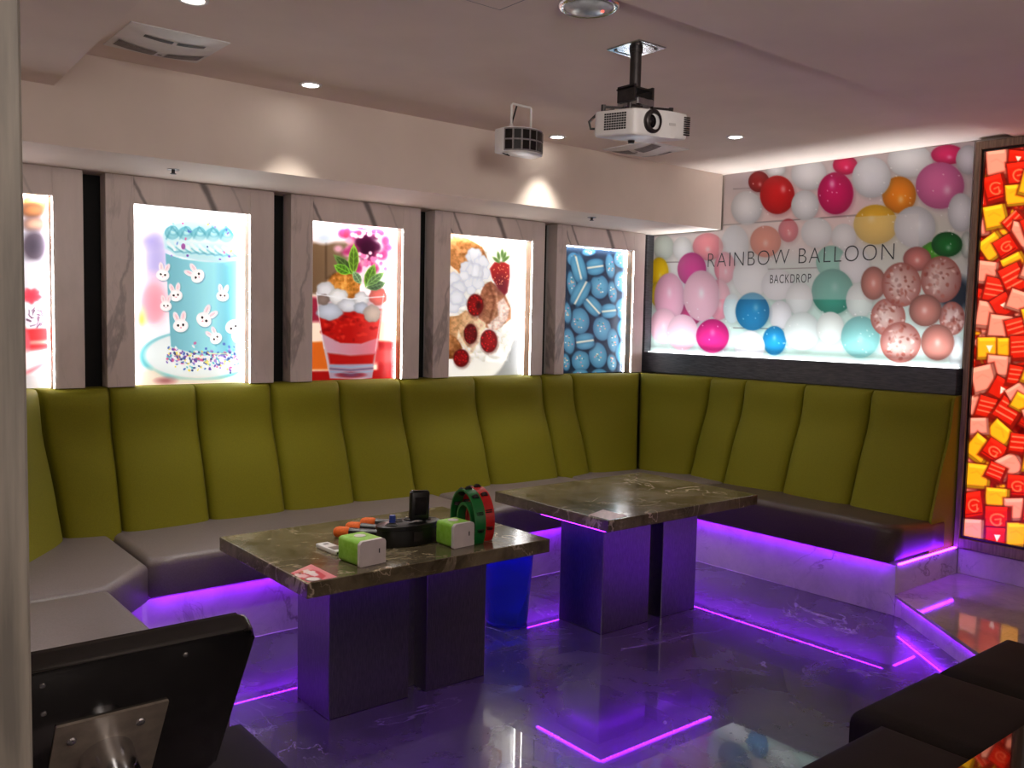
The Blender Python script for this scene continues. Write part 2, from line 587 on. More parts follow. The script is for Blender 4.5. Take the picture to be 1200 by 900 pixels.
    def build(self, name, mat, parent=None, keep=None, **k):
        H, W = self.H, self.W
        idx = np.arange(H * W).reshape(H, W)
        q = np.stack([idx[:-1, :-1], idx[1:, :-1], idx[1:, 1:], idx[:-1, 1:]], -1).reshape(-1, 4)
        if keep is not None:
            kk = keep(self.P)
            kf = kk[:-1, :-1] & kk[1:, 1:] & kk[1:, :-1] & kk[:-1, 1:]
            q = q[kf.reshape(-1)]
        me = bpy.data.meshes.new(name)
        me.from_pydata(self.P.reshape(-1, 3).tolist(), [], q.tolist())
        s = np.clip(self.img / 255.0, 0, 1).reshape(-1, 3)
        l = np.where(s <= 0.04045, s / 12.92, ((s + 0.055) / 1.055) ** 2.4)
        at = me.color_attributes.new('ink', 'FLOAT_COLOR', 'POINT')
        at.data.foreach_set('color', np.concatenate([l, np.ones((len(l), 1))], 1).astype(np.float32).ravel())
        return link_mesh(name, me, mat, parent, **k)


# ================================================================== ROOM
CZ, SZ, SY, WX, WY = 2.556, 2.172, 4.05, 5.2, 4.80
NX, NY = -1.3, -1.3     # walls behind the viewer

bm = B(); box(bm, NX, WX + .1, NY, WY + .1, -.1, 0); struct('floor', bm, 'floor', origin=(0, 0, 0))
bm = B(); box(bm, NX, WX + .1, NY, WY + .1, CZ, CZ + .1); struct('ceiling', bm, 'ceiling')
bm = B(); box(bm, -.02, WX - .03, SY, WY + .1, SZ, CZ + .02); struct('ceiling_soffit', bm, 'soffit')
bm = B(); box(bm, NX, WX + .1, NY, 2.105, CZ - .02, CZ + .05); struct('ceiling_beam', bm, 'ceiling')
bm = B(); prism(bm, [(-.02, 2.1), (.815, 2.1), (.879, SY + .01), (-.02, SY + .01)], 2.408, CZ + .05); struct('ceiling_beam', bm, 'ceiling')
bm = B(); box(bm, NX, WX + .1, WY, WY + .1, 0, CZ); struct('wall_back', bm, 'wall_dark')
bm = B(); box(bm, WX, WX + .1, NY, WY + .1, 0, CZ); struct('wall_right', bm, 'wall')
bm = B(); box(bm, -.08, .05, .84, WY, 0, CZ); struct('wall_left', bm, 'wall')
bm = B(); box(bm, NX - .1, WX + .1, NY - .1, NY, 0, CZ); struct('wall_near', bm, 'wall')
bm = B(); box(bm, NX - .1, NX, NY, WY, 0, CZ); struct('wall_behind', bm, 'wall')
# laminate post at the edge of the opening the picture is taken through
bm = B(); box(bm, -.22, .1385, .735, .84, 0, CZ, .002, 1); struct('trim_1', bm, 'post')
# slate wood ledge below the balloon picture and its upright in the corner
bm = B(); box(bm, 5.115, WX, 2.33, WY, 1.133, 1.283, .003, 1); box(bm, 5.115, WX, 4.69, WY, 1.283, SZ, .003, 1)
struct('trim_2', bm, 'darkwood')
# raised step and the marble upstand below the sweets lightbox
step_poly = [(4.473, 2.29), (3.96, 1.652), (3.42, .98), (3.42, .3), (WX, .3), (WX, 2.29)]
bm = B(); prism(bm, step_poly, .100, .118, .003, 1); struct('trim_3', bm, 'step')
inner = [(4.473, 2.252), (3.98, 1.638), (3.44, .97), (3.44, .3), (WX - .034, .3), (WX - .034, 2.288), (4.476, 2.288)]
bm = B(); prism(bm, inner, 0, .100); struct('trim_4', bm, 'base')
bm = B(); box(bm, WX - .03, WX, .3, 2.29, .118, .26, .002, 1); struct('baseboard_right', bm, 'base')

# ================================================================== BANQUETTE
sofa = thing('banquette_sofa', 'long built-in corner sofa with olive channelled back and taupe seat around the tables', 'sofa', (2.6, 4.2, 0))
bm = B()
prism(bm, [(.056, 2.35), (.89, 2.35), (.89, 3.585), (1.125, 3.88), (1.165, 3.92), (4.473, 3.92), (4.473, 2.29), (WX - .034, 2.29), (WX - .034, WY - .006), (.056, WY - .006)], 0, .268, .003, 1)
o = obj('marble_plinth', bm, 'base', sofa); o['label'] = 'pale marble plinth glowing purple'

# seat cushions
def tl_right(x, y): return .035 * max(0, min(1, (4.85 - x) / .43)) - .005
seats = [
    ([(.08, 2.36), (.935, 2.36), (.94, 2.745), (.08, 2.745)], None),
    ([(.08, 2.755), (.94, 2.755), (.94, 3.55), (.08, 3.55)], None),
    ([(.08, 3.56), (.94, 3.56), (1.165, 3.83), (1.175, 4.55), (.08, 4.55)], None),
    ([(1.185, 3.87), (3.02, 3.87), (3.02, 4.6), (1.185, 4.6)], None),
    ([(3.03, 3.87), (4.12, 3.87), (4.12, 4.6), (3.03, 4.6)], None),
    ([(4.13, 3.87), (4.42, 3.87), (4.42, 3.72), (5.05, 3.72), (5.05, 4.2), (4.7, 4.6), (4.13, 4.6)], None),
    ([(4.42, 2.305), (5.02, 2.305), (5.02, 3.71), (4.42, 3.71)], tl_right),
]
for poly, tl in seats:
    bm = cushion(B(), poly, .285, .452, r=.035, puff=.008, tilt=tl)
    o = obj('seat_cushion', bm, 'rightleather' if tl else 'leather', sofa, smooth=True)
    if tl: o['label'] = 'darker brown seat cushion'

# channelled backrest
PZ = [.42, .47, .52, .58, .64, .70, .76, .82, .88, .94, 1.0, 1.05, 1.09, 1.112, 1.126, 1.130]
PO = [.335, .320, .304, .284, .266, .246, .223, .198, .174, .157, .147, .142, .138, .128, .112, .085]
seams = [((.05, 2.42), (1, 0)), ((.05, 3.02), (1, 0)), ((.05, 3.60), (1, .02)), ((.90, 4.765), (.26, -.966)), ((1.24, 4.77), (0, -1)), ((1.665, 4.77), (0, -1)),
         ((2.075, 4.77), (0, -1)), ((2.495, 4.77), (0, -1)), ((2.91, 4.77), (0, -1)), ((3.475, 4.77), (0, -1)), ((4.05, 4.77), (0, -1)),
         ((4.33, 4.77), (.02, -1)), ((4.985, 4.61), (-.72, -.70)), ((5.2, 4.02), (-1, -.03)), ((5.2, 3.725), (-1, 0)), ((5.2, 3.27), (-1, 0)),
         ((5.2, 2.81), (-1, 0)), ((5.2, 2.325), (-1, 0))]
NU = 36
for i in range(len(seams) - 1):
    (b0, n0), (b1, n1) = seams[i], seams[i + 1]
    b0, n0, b1, n1 = map(lambda t: np.array(t, float), (b0, n0, b1, n1))
    w = np.linalg.norm(b1 - b0)
    t_ = (b1 - b0) / w
    out = np.array([t_[1], -t_[0]])     # faces the room
    if out @ (n0 + n1) < 0: out = -out
    bulge = min(.044, w * .10)
    bm = B()
    grid = []
    for k, (z, po) in enumerate(zip(PZ, PO)):
        row = []
        for j in range(NU + 1):
            u = .0035 / w + (j / NU) * (1 - .007 / w)
            u = max(0.0, min(1.0, u))
            f0, f1 = b0 + n0 * po, b1 + n1 * po
            p = f0 * (1 - u) + f1 * u
            e = abs(2 * j / NU - 1)
            g = (1 - e ** 7) * (.6 + .4 * (1 - e * e))
            fade = min(1, (1.16 - z) / .12)
            # soft pull creases near the lower corners
            cr = .0035 * math.sin((z * 62) + u * 14 + i * 2.1) * max(0, .72 - z) / .3 * (e ** 2) * (1 - e ** 8)
            # faint hollow where heads rest
            cr -= .006 * math.exp(-((u - .5) / .3) ** 2 - ((z - .95) / .09) ** 2)
            p = p + out * (bulge * g * fade + cr - .014 * max(0, (e - .88) / .12) ** 2)
            row.append(bm.verts.new((p[0], p[1], z)))
        grid.append(row)
    rows = grid
    for a, b_ in zip(rows[:-1], rows[1:]):
        for j in range(NU):
            bm.faces.new((a[j], a[j + 1], b_[j + 1], b_[j]))
    # back and sides (flat against the wall)
    bk = []
    for z in (PZ[0], PZ[-1]):
        bk.append([bm.verts.new((*(b0 * (1 - j / NU) + b1 * j / NU + (n0 * (1 - j / NU) + n1 * j / NU) * .012), z)) for j in range(NU + 1)])
    for j in range(NU):
        bm.faces.new((bk[0][j], bk[1][j], bk[1][j + 1], bk[0][j + 1]))
        bm.faces.new((rows[-1][j], rows[-1][j + 1], bk[1][j + 1], bk[1][j]))
        bm.faces.new((rows[0][j + 1], rows[0][j], bk[0][j], bk[0][j + 1]))
    bm.faces.new([r[0] for r in rows] + [bk[1][0], bk[0][0]])
    bm.faces.new([r[NU] for r in rows][::-1] + [bk[0][NU], bk[1][NU]])
    obj('back_cushion', bm, 'fabric', sofa, auto=50)

# flat end board of the backrest
bm = B()
v = [(WX - po, z) for z, po in zip(PZ, PO)]
v = [(WX - .335, .27)] + v + [(WX - .012, 1.13), (WX - .012, .27)]
fa = [bm.verts.new((x, 2.325, z)) for x, z in v]; fb = [bm.verts.new((x, 2.31, z)) for x, z in v]
bm.faces.new(fa); bm.faces.new(fb[::-1])
for i in range(len(v)): bm.faces.new((fa[i], fa[(i + 1) % len(v)], fb[(i + 1) % len(v)], fb[i]))
obj('end_panel', bm, 'fabric', sofa)


# purple light strips under the seat lip: a carrier tape with a row of diodes
def led_run(bm_t, bm_d, a, b_, z, w=.014, pitch=.025, d=.0055, down=True, drop=.003):
    a, b_ = Vector(a), Vector(b_)
    t = (b_ - a).normalized(); s = Vector((-t.y, t.x)) * (w / 2)
    h = drop
    for (p, q) in ((a, b_),):
        c = [p + s, q + s, q - s, p - s]
        prism(bm_t, [(x.x, x.y) for x in c], z, z + h)
    n = int((b_ - a).length / pitch)
    for i in range(n):
        c = a + t * (pitch * (i + .5))
        p = [c + t * d / 2 + s * .35, c - t * d / 2 + s * .35, c - t * d / 2 - s * .35, c + t * d / 2 - s * .35]
        zz = z - .0015 if down else z + h + .0015
        bm_d.faces.new([bm_d.verts.new((x.x, x.y, zz)) for x in p])


def led_strip(parent, runs, z, name='led_strip', drop=.003):
    for a, b_ in runs:
        t, d = B(), B()
        led_run(t, d, a, b_, z, drop=drop)
        o = obj(name, t, 'ledtape', parent)
        tag(obj('diodes', d, 'led', o), kind='stuff')


led_strip(sofa, [((4.443, 2.32), (4.443, 3.88)), ((4.42, 3.893), (1.2, 3.893)), ((1.14, 3.85), (.93, 3.59)), ((.918, 3.53), (.918, 2.42))], .2836, drop=.0012)
bm = B(); prism(bm, [(4.50, 2.282), (5.13, 2.282), (5.13, 2.296), (4.50, 2.296)], .2685, .274)
o = obj('led_tube', bm, 'ledsoft', sofa); o['label'] = 'bright purple light line on the end of the plinth'
# step light
st = obj('step_light', prism(B(), [(4.462, 2.263), (3.966, 1.646), (3.972, 1.641), (4.468, 2.258)], .0965, .0995), 'ledsoft')
tag(st, 'purple light line under the lip of the marble step', 'light')

# ================================================================== LIGHTBOXES ALONG THE BACK WALL
FY0, FY1, PY_ = 4.65, 4.745, 4.735
FZ0, FZ1, OZ = 1.131, SZ - .002, 2.036
pm_poster = print_mat('backlit_film', 0.62, rough=.3, gam=1.25, dense=.55)


def frame_box(label, xs, art, cool_left=False):
    x0, x1, x2, x3 = xs
    root = thing('picture_lightbox', label, 'lightbox', ((x0 + x3) / 2, FY1, FZ0), group=None)
    for xa, xb in ((x0, x1), (x2, x3)):
        bm = B(); box(bm, xa, xb, FY0, FY1, FZ0, FZ1, .002, 1); obj('stone_stile', bm, 'stone', root)
    bm = B(); box(bm, x1, x2, FY0, FY1, OZ, FZ1, .001, 1); obj('stone_header', bm, 'header', root)
    for xr in (x1, x2 - .004):
        bm = B(); box(bm, xr, xr + .004, FY0 + .012, FY1, FZ0, OZ); obj('side_reveal', bm, 'tan', root)
    bm = B(); box(bm, x0 + .01, x3 - .01, FY1, FY1 + .03, FZ0, FZ1)
    obj('back_board', bm, 'white', root)
    a = Art(lambda u, v: np.concatenate([x1 + (x2 - x1) * u, 0 * u + PY_, OZ - (OZ - FZ0) * v], -1), 150, 230)
    art(a)
    o = a.build('printed_film', pm_poster, root)
    bm = B()
    zt = OZ - .004
    def quad(ps): bm.faces.new([bm.verts.new(p) for p in ps])
    e0, e1 = FY0 + .066, FY0 + .08
    if cool_left: quad([(x1 + .005, e0, FZ0 + .002), (x1 + .005, e1, FZ0 + .002), (x1 + .005, e1, zt), (x1 + .005, e0, zt)])
    quad([(x2 - .005, e0, FZ0 + .002), (x2 - .005, e1, FZ0 + .002), (x2 - .005, e1, zt), (x2 - .005, e0, zt)])
    quad([(x1 + .006, e0, zt), (x1 + .006, e1, zt), (x2 - .006, e1, zt), (x2 - .006, e0, zt)])
    box(bm, x2 - .004, x2 - .001, FY0 - .001, FY0 + .003, FZ0 + .002, zt)
    obj('light_strip', bm, 'ledwhite', root)
    return root


def art_edge(a, left=False):
    pass


def art_choc(a):
    a.frame(0, 180, 3)
    a.img[:] = (232, 226, 226)
    a.poly([(-300, 100), (200, 100), (200, 520), (-300, 520)], (206, 204, 214), soft=6)
    a.ell(125, 170, 46, 34, (235, 190, 130), (190, 130, 80), soft=5)
    a.ell(115, 200, 45, 26, (196, 140, 96), (120, 84, 70), soft=5)
    a.ell(120, 248, 42, 26, (206, 170, 150), (140, 110, 104), soft=5)
    a.ell(122, 325, 46, 56, (92, 82, 96), (130, 118, 128), soft=8)
    a.ell(112, 440, 60, 60, (214, 208, 214), None, soft=8)
    a.ell(110, 500, 34, 26, (222, 76, 96), (236, 120, 130), soft=3, wob=.1)
    a.ell(122, 572, 40, 40, (236, 232, 236), (214, 204, 214), soft=3)
    for k in range(24):
        an = rng.uniform(0, 6.28); r = rng.uniform(6, 36)
        a.line([(122 + r * math.cos(an), 572 + r * math.sin(an)), (122 + (r + 8) * math.cos(an + .5), 572 + (r + 8) * math.sin(an + .5))], 3.4, (130, 96, 120))
    a.poly([(60, 620), (166, 612), (170, 690), (60, 700)], (222, 70, 76), soft=3)
    a.poly([(60, 660), (170, 655), (170, 668), (60, 674)], (244, 150, 140), soft=3)
    a.ell(80, 670, 26, 60, (232, 110, 122), None, soft=3)
    a.poly([(-300, 700), (250, 690), (250, 900), (-300, 900)], (236, 222, 222), soft=8)
    a.line([(60, 790), (170, 730)], 14, (230, 150, 158), soft=4)
    a.poly([(-300, 790), (250, 770), (250, 900), (-300, 900)], (206, 200, 202), soft=6)


def bunny(a, x, y, s, ang, right=True):
    c, q = math.cos(math.radians(ang)), math.sin(math.radians(ang))

    def T(dx, dy): return (x + (dx * c - dy * q) * s, y + (dx * q + dy * c) * s)
    for ex, ea in ((-15, -16), (15, 16)):
        p = T(ex, -38)
        a.ell(p[0] + 3, p[1] + 3, 12 * s, 26 * s, (110, 160, 172), ang=ang + ea, soft=1.4, alpha=.6)
        a.ell(p[0], p[1], 12 * s, 26 * s, (252, 246, 246), (236, 228, 230), ang=ang + ea)
        a.ell(p[0], p[1] - 2 * s, 6 * s, 17 * s, (246, 204, 208), ang=ang + ea)
    a.ell(x + 3, y + 4, 33 * s, 29 * s, (110, 160, 172), ang=ang, soft=1.4, alpha=.6)
    a.ell(x, y, 33 * s, 28 * s, (254, 250, 248), (240, 232, 232), ang=ang)
    for ex in (-11, 11):
        p = T(ex, -3); a.ell(p[0], p[1], 5 * s, 5.5 * s, (30, 26, 30), soft=.8)
    p = T(0, 8); a.ell(p[0], p[1], 5 * s, 4 * s, (244, 170, 180), soft=.8)


def art_cake(a):
    a.frame(130, 230, 3.913)
    a.img[:] = (250, 250, 254)
    a.ell(205, 290, 66, 160, (202, 194, 236), (236, 232, 250), soft=14)
    a.ell(175, 205, 50, 30, (186, 176, 226), None, soft=12, alpha=.7)
    a.ell(195, 490, 76, 120, (246, 176, 190), (250, 214, 222), soft=14)
    a.ell(140, 565, 20, 44, (255, 206, 120), (255, 226, 170), soft=8)
    a.poly([(60, 610), (300, 600), (300, 900), (60, 900)], (232, 236, 240), soft=14)
    a.ell(392, 735, 262, 118, (130, 206, 212), None, soft=2.5)
    a.ell(400, 728, 246, 106, (238, 242, 240), (222, 230, 230), soft=2.5)
    a.poly([(60, 800), (200, 790), (260, 830), (700, 838), (700, 920), (60, 920)], (240, 224, 208), soft=8, alpha=.9)
    a.ell(250, 846, 40, 14, (190, 110, 120), None, soft=5, alpha=.7)
    body = [(250, 262), (330, 288), (430, 300), (520, 302), (578, 292), (574, 712), (420, 734), (275, 690)]
    a.poly(body, (136, 196, 208), soft=1.5, col2=(166, 222, 230), grad=((250, 0), (430, 0)))
    a.poly([(500, 300), (578, 292), (574, 712), (500, 726)], (122, 190, 204), soft=14, alpha=.7)
    for (x, y, s, an) in ((398, 366, 1.0, -50), (298, 456, .92, -8), (512, 458, .85, 6), (426, 566, 1.1, 40), (320, 594, 1.05, -6),
                          (482, 652, .86, -38), (560, 598, 1.1, 150), (238, 362, .9, 10), (252, 504, .8, 0)):
        bunny(a, x, y, s, an)
    # piped frosting
    a.poly([(238, 170), (270, 130), (350, 108), (450, 108), (530, 126), (574, 180), (576, 292), (500, 304), (400, 296), (300, 276), (248, 240)],
           (196, 226, 230), soft=3)
    for k in range(5):
        x = 280 + k * 62
        for j, (dx, dy, r) in enumerate(((0, 0, 34), (4, -10, 24), (8, -20, 14))):
            a.ell(x + dx, 168 + dy + 3 * k, r, r * .9, (168, 214, 220) if j % 2 == 0 else (206, 232, 234), (120, 190, 202), ang=20, soft=1.6)
        a.line([(x - 26, 196), (x, 140), (x + 30, 176)], 6, (92, 172, 188), soft=2, alpha=.8)
    for k in range(9):
        x = 262 + k * 36
        a.line([(x, 214 + k * 3), (x + 30, 240 + k * 3), (x + 62, 238 + k * 3)], 9, (232, 240, 238), soft=3)
        a.line([(x, 232 + k * 3), (x + 34, 256 + k * 3), (x + 66, 252 + k * 3)], 5, (110, 184, 196), soft=2.4, alpha=.85)
    a.ell(420, 205, 130, 16, (236, 238, 236), None, soft=6, alpha=.6)
    cols = ((106, 140, 210), (150, 110, 200), (240, 220, 120), (232, 130, 180), (120, 200, 210), (90, 110, 170), (250, 250, 250), (180, 160, 220))
    for k in range(240):
        t = rng.random()
        x = 255 + t * 330; y = 730 + 20 * math.sin(t * 3) + rng.normal() * 24
        a.ell(x, y, rng.uniform(4, 9), rng.uniform(3, 6), cols[rng.integers(8)], ang=rng.uniform(0, 180), soft=.7)
    for k in range(22):
        x, y = rng.uniform(270, 560), rng.uniform(120, 290)
        a.ell(x, y, rng.uniform(4, 8), rng.uniform(3, 6), cols[rng.integers(8)], ang=rng.uniform(0, 180), soft=.7)
    a.ell(332, 230, 10, 14, (190, 120, 190), None)
    a.line([(450, 722), (540, 722)], 5, (240, 240, 190), alpha=.8)


def art_parfait(a):
    a.frame(350, 240, 4.093)
    a.img[:] = (246, 236, 238)
    a.poly([(40, 180), (260, 180), (260, 430), (40, 430)], (150, 124, 96), soft=6, col2=(172, 146, 118), grad=((70, 0), (250, 0)))
    a.poly([(128, 180), (134, 180), (134, 420), (128, 420)], (120, 96, 74), soft=3)
    a.ell(122, 150, 50, 38, (206, 214, 222), (232, 236, 240), soft=6)
    for k in range(60):
        x, y = 320 + rng.normal() * 62, 200 + rng.normal() * 62
        d = math.hypot(x - 330, y - 190)
        c = (116, 30, 84) if d < 55 else ((216, 70, 140) if rng.random() < .55 else (246, 190, 212))
        a.ell(x, y, rng.uniform(12, 30), rng.uniform(12, 26), c, soft=4, alpha=.85)
    a.ell(330, 205, 44, 50, (84, 24, 66), None, soft=10, alpha=.85)
    for k in range(26):
        x, y = rng.uniform(270, 420), rng.uniform(230, 320)
        a.ell(x, y, 9, 9, (250, 150, 200) if k % 2 else (252, 214, 230), soft=1.6)
    for k in range(16):
        x, y = rng.uniform(210, 400), rng.uniform(104, 160)
        a.ell(x, y, 12, 11, (238, 90, 130) if k % 2 else (250, 224, 232), soft=2)
    # table cloth
    a.poly([(40, 430), (500, 470), (500, 900), (40, 900)], (246, 226, 206), soft=3)
    a.poly([(40, 440), (120, 450), (110, 560), (40, 560)], (196, 66, 96), soft=5)
    a.poly([(40, 660), (140, 655), (140, 790), (40, 790)], (240, 132, 50), soft=3)
    a.poly([(40, 800), (500, 790), (500, 900), (40, 900)], (206, 34, 34), soft=3)
    a.poly([(380, 560), (500, 560), (500, 660), (380, 660)], (250, 220, 190), soft=4)
    a.poly([(380, 655), (500, 655), (500, 900), (380, 900)], (198, 30, 34), soft=4)
    a.poly([(360, 690), (470, 690), (470, 760), (360, 760)], (226, 84, 84), soft=6)
    # glass
    gl = [(84, 420), (250, 440), (412, 430), (392, 560), (372, 700), (352, 830), (300, 838), (150, 832), (118, 680), (98, 540)]
    a.poly(gl, (210, 190, 194), soft=1.5)
    a.poly([(92, 500), (400, 500), (384, 640), (300, 668), (200, 664), (112, 620)], (218, 34, 26), soft=2, col2=(236, 96, 92), grad=((250, 0), (400, 0)))
    for k in range(70):
        a.ell(rng.uniform(110, 380), rng.uniform(520, 650), rng.uniform(5, 14), rng.uniform(4, 10), (250, 90, 70) if k % 2 else (176, 18, 20), soft=2, alpha=.5)
    a.poly([(112, 618), (200, 664), (300, 668), (384, 638), (370, 716), (250, 722), (136, 706)], (214, 170, 184), soft=3, col2=(226, 134, 146), grad=((150, 0), (380, 0)))
    a.poly([(140, 712), (250, 724), (364, 716), (356, 764), (250, 776), (150, 764)], (214, 40, 34), soft=3)
    a.poly([(148, 766), (356, 762), (352, 830), (150, 832)], (188, 168, 186), soft=2)
    a.ell(250, 816, 66, 14, (150, 96, 130), (200, 60, 70), soft=2)
    for y in (772, 786, 800):
        a.line([(150, y), (250, y + 8), (356, y - 2)], 5, (150, 190, 214) if y != 786 else (110, 90, 130), soft=1.6, alpha=.8)
    # topping
    a.ell(215, 390, 82, 70, (236, 172, 88), (206, 140, 70), soft=2, wob=.03)
    a.grain(14, 26, 5, mask=np.clip(1.2 - np.hypot((a.X - 215) / 82, (a.Y - 390) / 70), 0, .2) * 5)
    for (x, y, rx, ry, c) in ((130, 412, 46, 44, (226, 224, 226)), (148, 512, 64, 42, (206, 210, 220)), (190, 440, 48, 38, (234, 232, 230)),
                              (118, 455, 30, 26, (170, 150, 140)), (240, 482, 52, 34, (220, 220, 224)), (300, 455, 34, 40, (228, 226, 226)),
                              (300, 495, 36, 28, (200, 204, 214)), (352, 522, 42, 42, (206, 190, 178)), (380, 440, 42, 42, (232, 132, 122))):
        a.ell(x, y, rx, ry, c, tuple(v * .86 for v in c), soft=2, wob=.04)
    a.line([(88, 430), (250, 452), (410, 440)], 5, (240, 240, 244), alpha=.8)
    a.line([(86, 420), (98, 540), (122, 690)], 4, (244, 236, 238), alpha=.7)
    a.line([(408, 430), (388, 570), (368, 700)], 4, (244, 220, 220), alpha=.7)
    # mint
    def leaf(x0, y0, x1, y1, w, c):
        dx, dy = x1 - x0, y1 - y0
        L_ = math.hypot(dx, dy); nx, ny = -dy / L_, dx / L_
        P = [(x0, y0)]
        for t in (.2, .45, .7, .88): P.append((x0 + dx * t + nx * w * math.sin(t * PI) ** .8, y0 + dy * t + ny * w * math.sin(t * PI) ** .8))
        P.append((x1, y1))
        for t in (.88, .7, .45, .2): P.append((x0 + dx * t - nx * w * math.sin(t * PI) ** .8, y0 + dy * t - ny * w * math.sin(t * PI) ** .8))
        a.poly(P, tuple(min(255, v * 1.45) for v in c), soft=1.2)
        cx, cy = (x0 + x1) / 2, (y0 + y1) / 2
        a.poly([(cx + (px - cx) * .8, cy + (py - cy) * .82) for px, py in P], c, soft=1.4)
        a.line([(x0, y0), (x1, y1)], 3, tuple(min(255, v * 1.5) for v in c))
        for t in (.3, .5, .7):
            px, py = x0 + dx * t, y0 + dy * t
            for sgn in (1, -1): a.line([(px, py), (px + dx * .12 + sgn * nx * w * .6, py + dy * .12 + sgn * ny * w * .6)], 2, tuple(min(255, v * 1.4) for v in c))
    leaf(280, 340, 168, 240, 24, (96, 120, 70)); leaf(262, 340, 265, 188, 26, (112, 146, 58)); leaf(250, 330, 170, 290, 24, (104, 150, 56))
    leaf(320, 395, 364, 285, 26, (104, 140, 62)); leaf(325, 400, 416, 375, 24, (92, 116, 84)); leaf(322, 390, 410, 325, 20, (110, 140, 90))
    leaf(300, 380, 262, 320, 20, (120, 146, 110))


def art_crepe(a):
    a.frame(510, 260, 4.738)
    a.img[:] = (238, 236, 232)
    a.ell(240, 480, 190, 380, (226, 224, 214), (240, 238, 230), soft=2)
    a.poly([(420, 660), (700, 500), (700, 900), (260, 900), (340, 800)], (176, 178, 178), soft=6)
    a.ell(250, 520, 196, 360, (232, 230, 220), (240, 238, 232), soft=3)
    a.poly([(60, 60), (180, 90), (262, 140), (300, 230), (240, 300), (140, 290), (60, 220)], (222, 168, 112), soft=2, col2=(196, 136, 84), grad=((80, 100), (260, 260)))
    a.grain(18, 26, 9, mask=((a.X < 290) & (a.Y < 290)) * 1.0)
    a.poly([(60, 220), (140, 300), (140, 360), (60, 340)], (240, 226, 206), soft=2)
    crepe = [(270, 350), (310, 330), (380, 390), (420, 480), (420, 540), (340, 600), (250, 580), (230, 460)]
    a.poly(crepe, (178, 118, 88), soft=2, col2=(206, 156, 122), grad=((280, 350), (400, 560)))
    a.poly([(380, 420), (412, 480), (400, 540), (360, 590), (300, 600), (290, 570), (350, 520), (344, 450)], (226, 206, 194), soft=2)
    a.line([(300, 340), (330, 440), (300, 560)], 7, (140, 84, 62), soft=3, alpha=.7)
    a.line([(340, 390), (345, 470), (320, 540)], 6, (232, 190, 160), soft=3, alpha=.8)
    a.poly([(130, 520), (170, 490), (280, 560), (280, 590), (240, 640), (190, 700), (60, 600), (60, 530)], (206, 158, 108), soft=2, col2=(236, 216, 190), grad=((80, 560), (280, 620)))
    a.poly([(60, 600), (130, 650), (150, 700), (120, 760), (60, 760)], (204, 150, 100), soft=2, col2=(170, 112, 66), grad=((60, 620), (130, 750)))
    a.poly([(130, 600), (170, 700), (200, 740), (190, 690), (240, 640), (270, 590), (260, 640), (200, 740), (120, 650)], (234, 214, 190), soft=2)
    a.grain(16, 22, 15, mask=((a.X < 420) & (a.Y > 330) & (a.Y < 780)) * 1.0)
    # cream
    for (x, y, r) in ((216, 190, 46), (256, 230, 44), (180, 260, 44), (270, 285, 38), (216, 280, 54), (196, 340, 46), (160, 300, 30), (236, 340, 36), (200, 380, 26)):
        a.ell(x, y, r, r, (232, 234, 238), (206, 208, 214), soft=2, wob=.06)
    for p in ([(190, 170), (210, 250), (190, 330)], [(240, 180), (250, 260), (230, 340)], [(270, 240), (262, 300), (250, 330)]):
        a.line(p, 6, (196, 198, 206), soft=3, alpha=.6)
    for (x, y, r) in ((100, 320, 42), (130, 370, 44), (95, 410, 52), (140, 440, 36), (100, 470, 40), (120, 420, 44)):
        a.ell(x, y, r, r, (228, 231, 236), (204, 207, 214), soft=2, wob=.06)

    def berry(x, y, rx, ry, c):
        a.ell(x + 4, y + 6, rx * 1.06, ry * 1.05, (110, 40, 36), soft=5, alpha=.5)
        a.ell(x, y, rx, ry, c, tuple(v * .72 for v in c), soft=1.6)
        for k in range(26):
            an = rng.uniform(0, 6.28); r = math.sqrt(rng.random()) * .85
            px, py = x + rx * r * math.cos(an), y + ry * r * math.sin(an)
            a.ell(px, py, 7, 7, tuple(min(255, v * 1.25 + 14) for v in c), tuple(v * .8 for v in c), soft=1.2, alpha=.8)
    berry(222, 462, 44, 60, (192, 28, 30)); a.ell(240, 465, 14, 22, (110, 10, 16), soft=3)
    berry(196, 622, 36, 54, (156, 26, 32)); berry(298, 662, 46, 62, (200, 32, 36)); berry(144, 756, 42, 48, (186, 26, 34))
    # strawberry
    a.poly([(304, 260), (330, 225), (380, 222), (412, 240), (414, 300), (400, 390), (386, 406), (350, 370), (316, 310)], (206, 62, 60), soft=2, col2=(158, 44, 60), grad=((350, 250), (390, 400)))
    a.ell(366, 345, 26, 40, (120, 60, 84), None, soft=10, alpha=.55)
    for k in range(30):
        x, y = rng.uniform(318, 406), rng.uniform(236, 350)
        a.ell(x, y, 2.6, 3.4, (240, 170, 130), soft=.6)
    for (x, y, an) in ((352, 190, 10), (372, 176, 0), (384, 190, -20), (340, 212, 50), (392, 206, -50)):
        a.ell(x, y, 9, 26, (120, 156, 88), (150, 180, 120), ang=-an, soft=1.4)
    a.line([(148, 650), (160, 690), (196, 730)], 6, (236, 214, 190), soft=2)


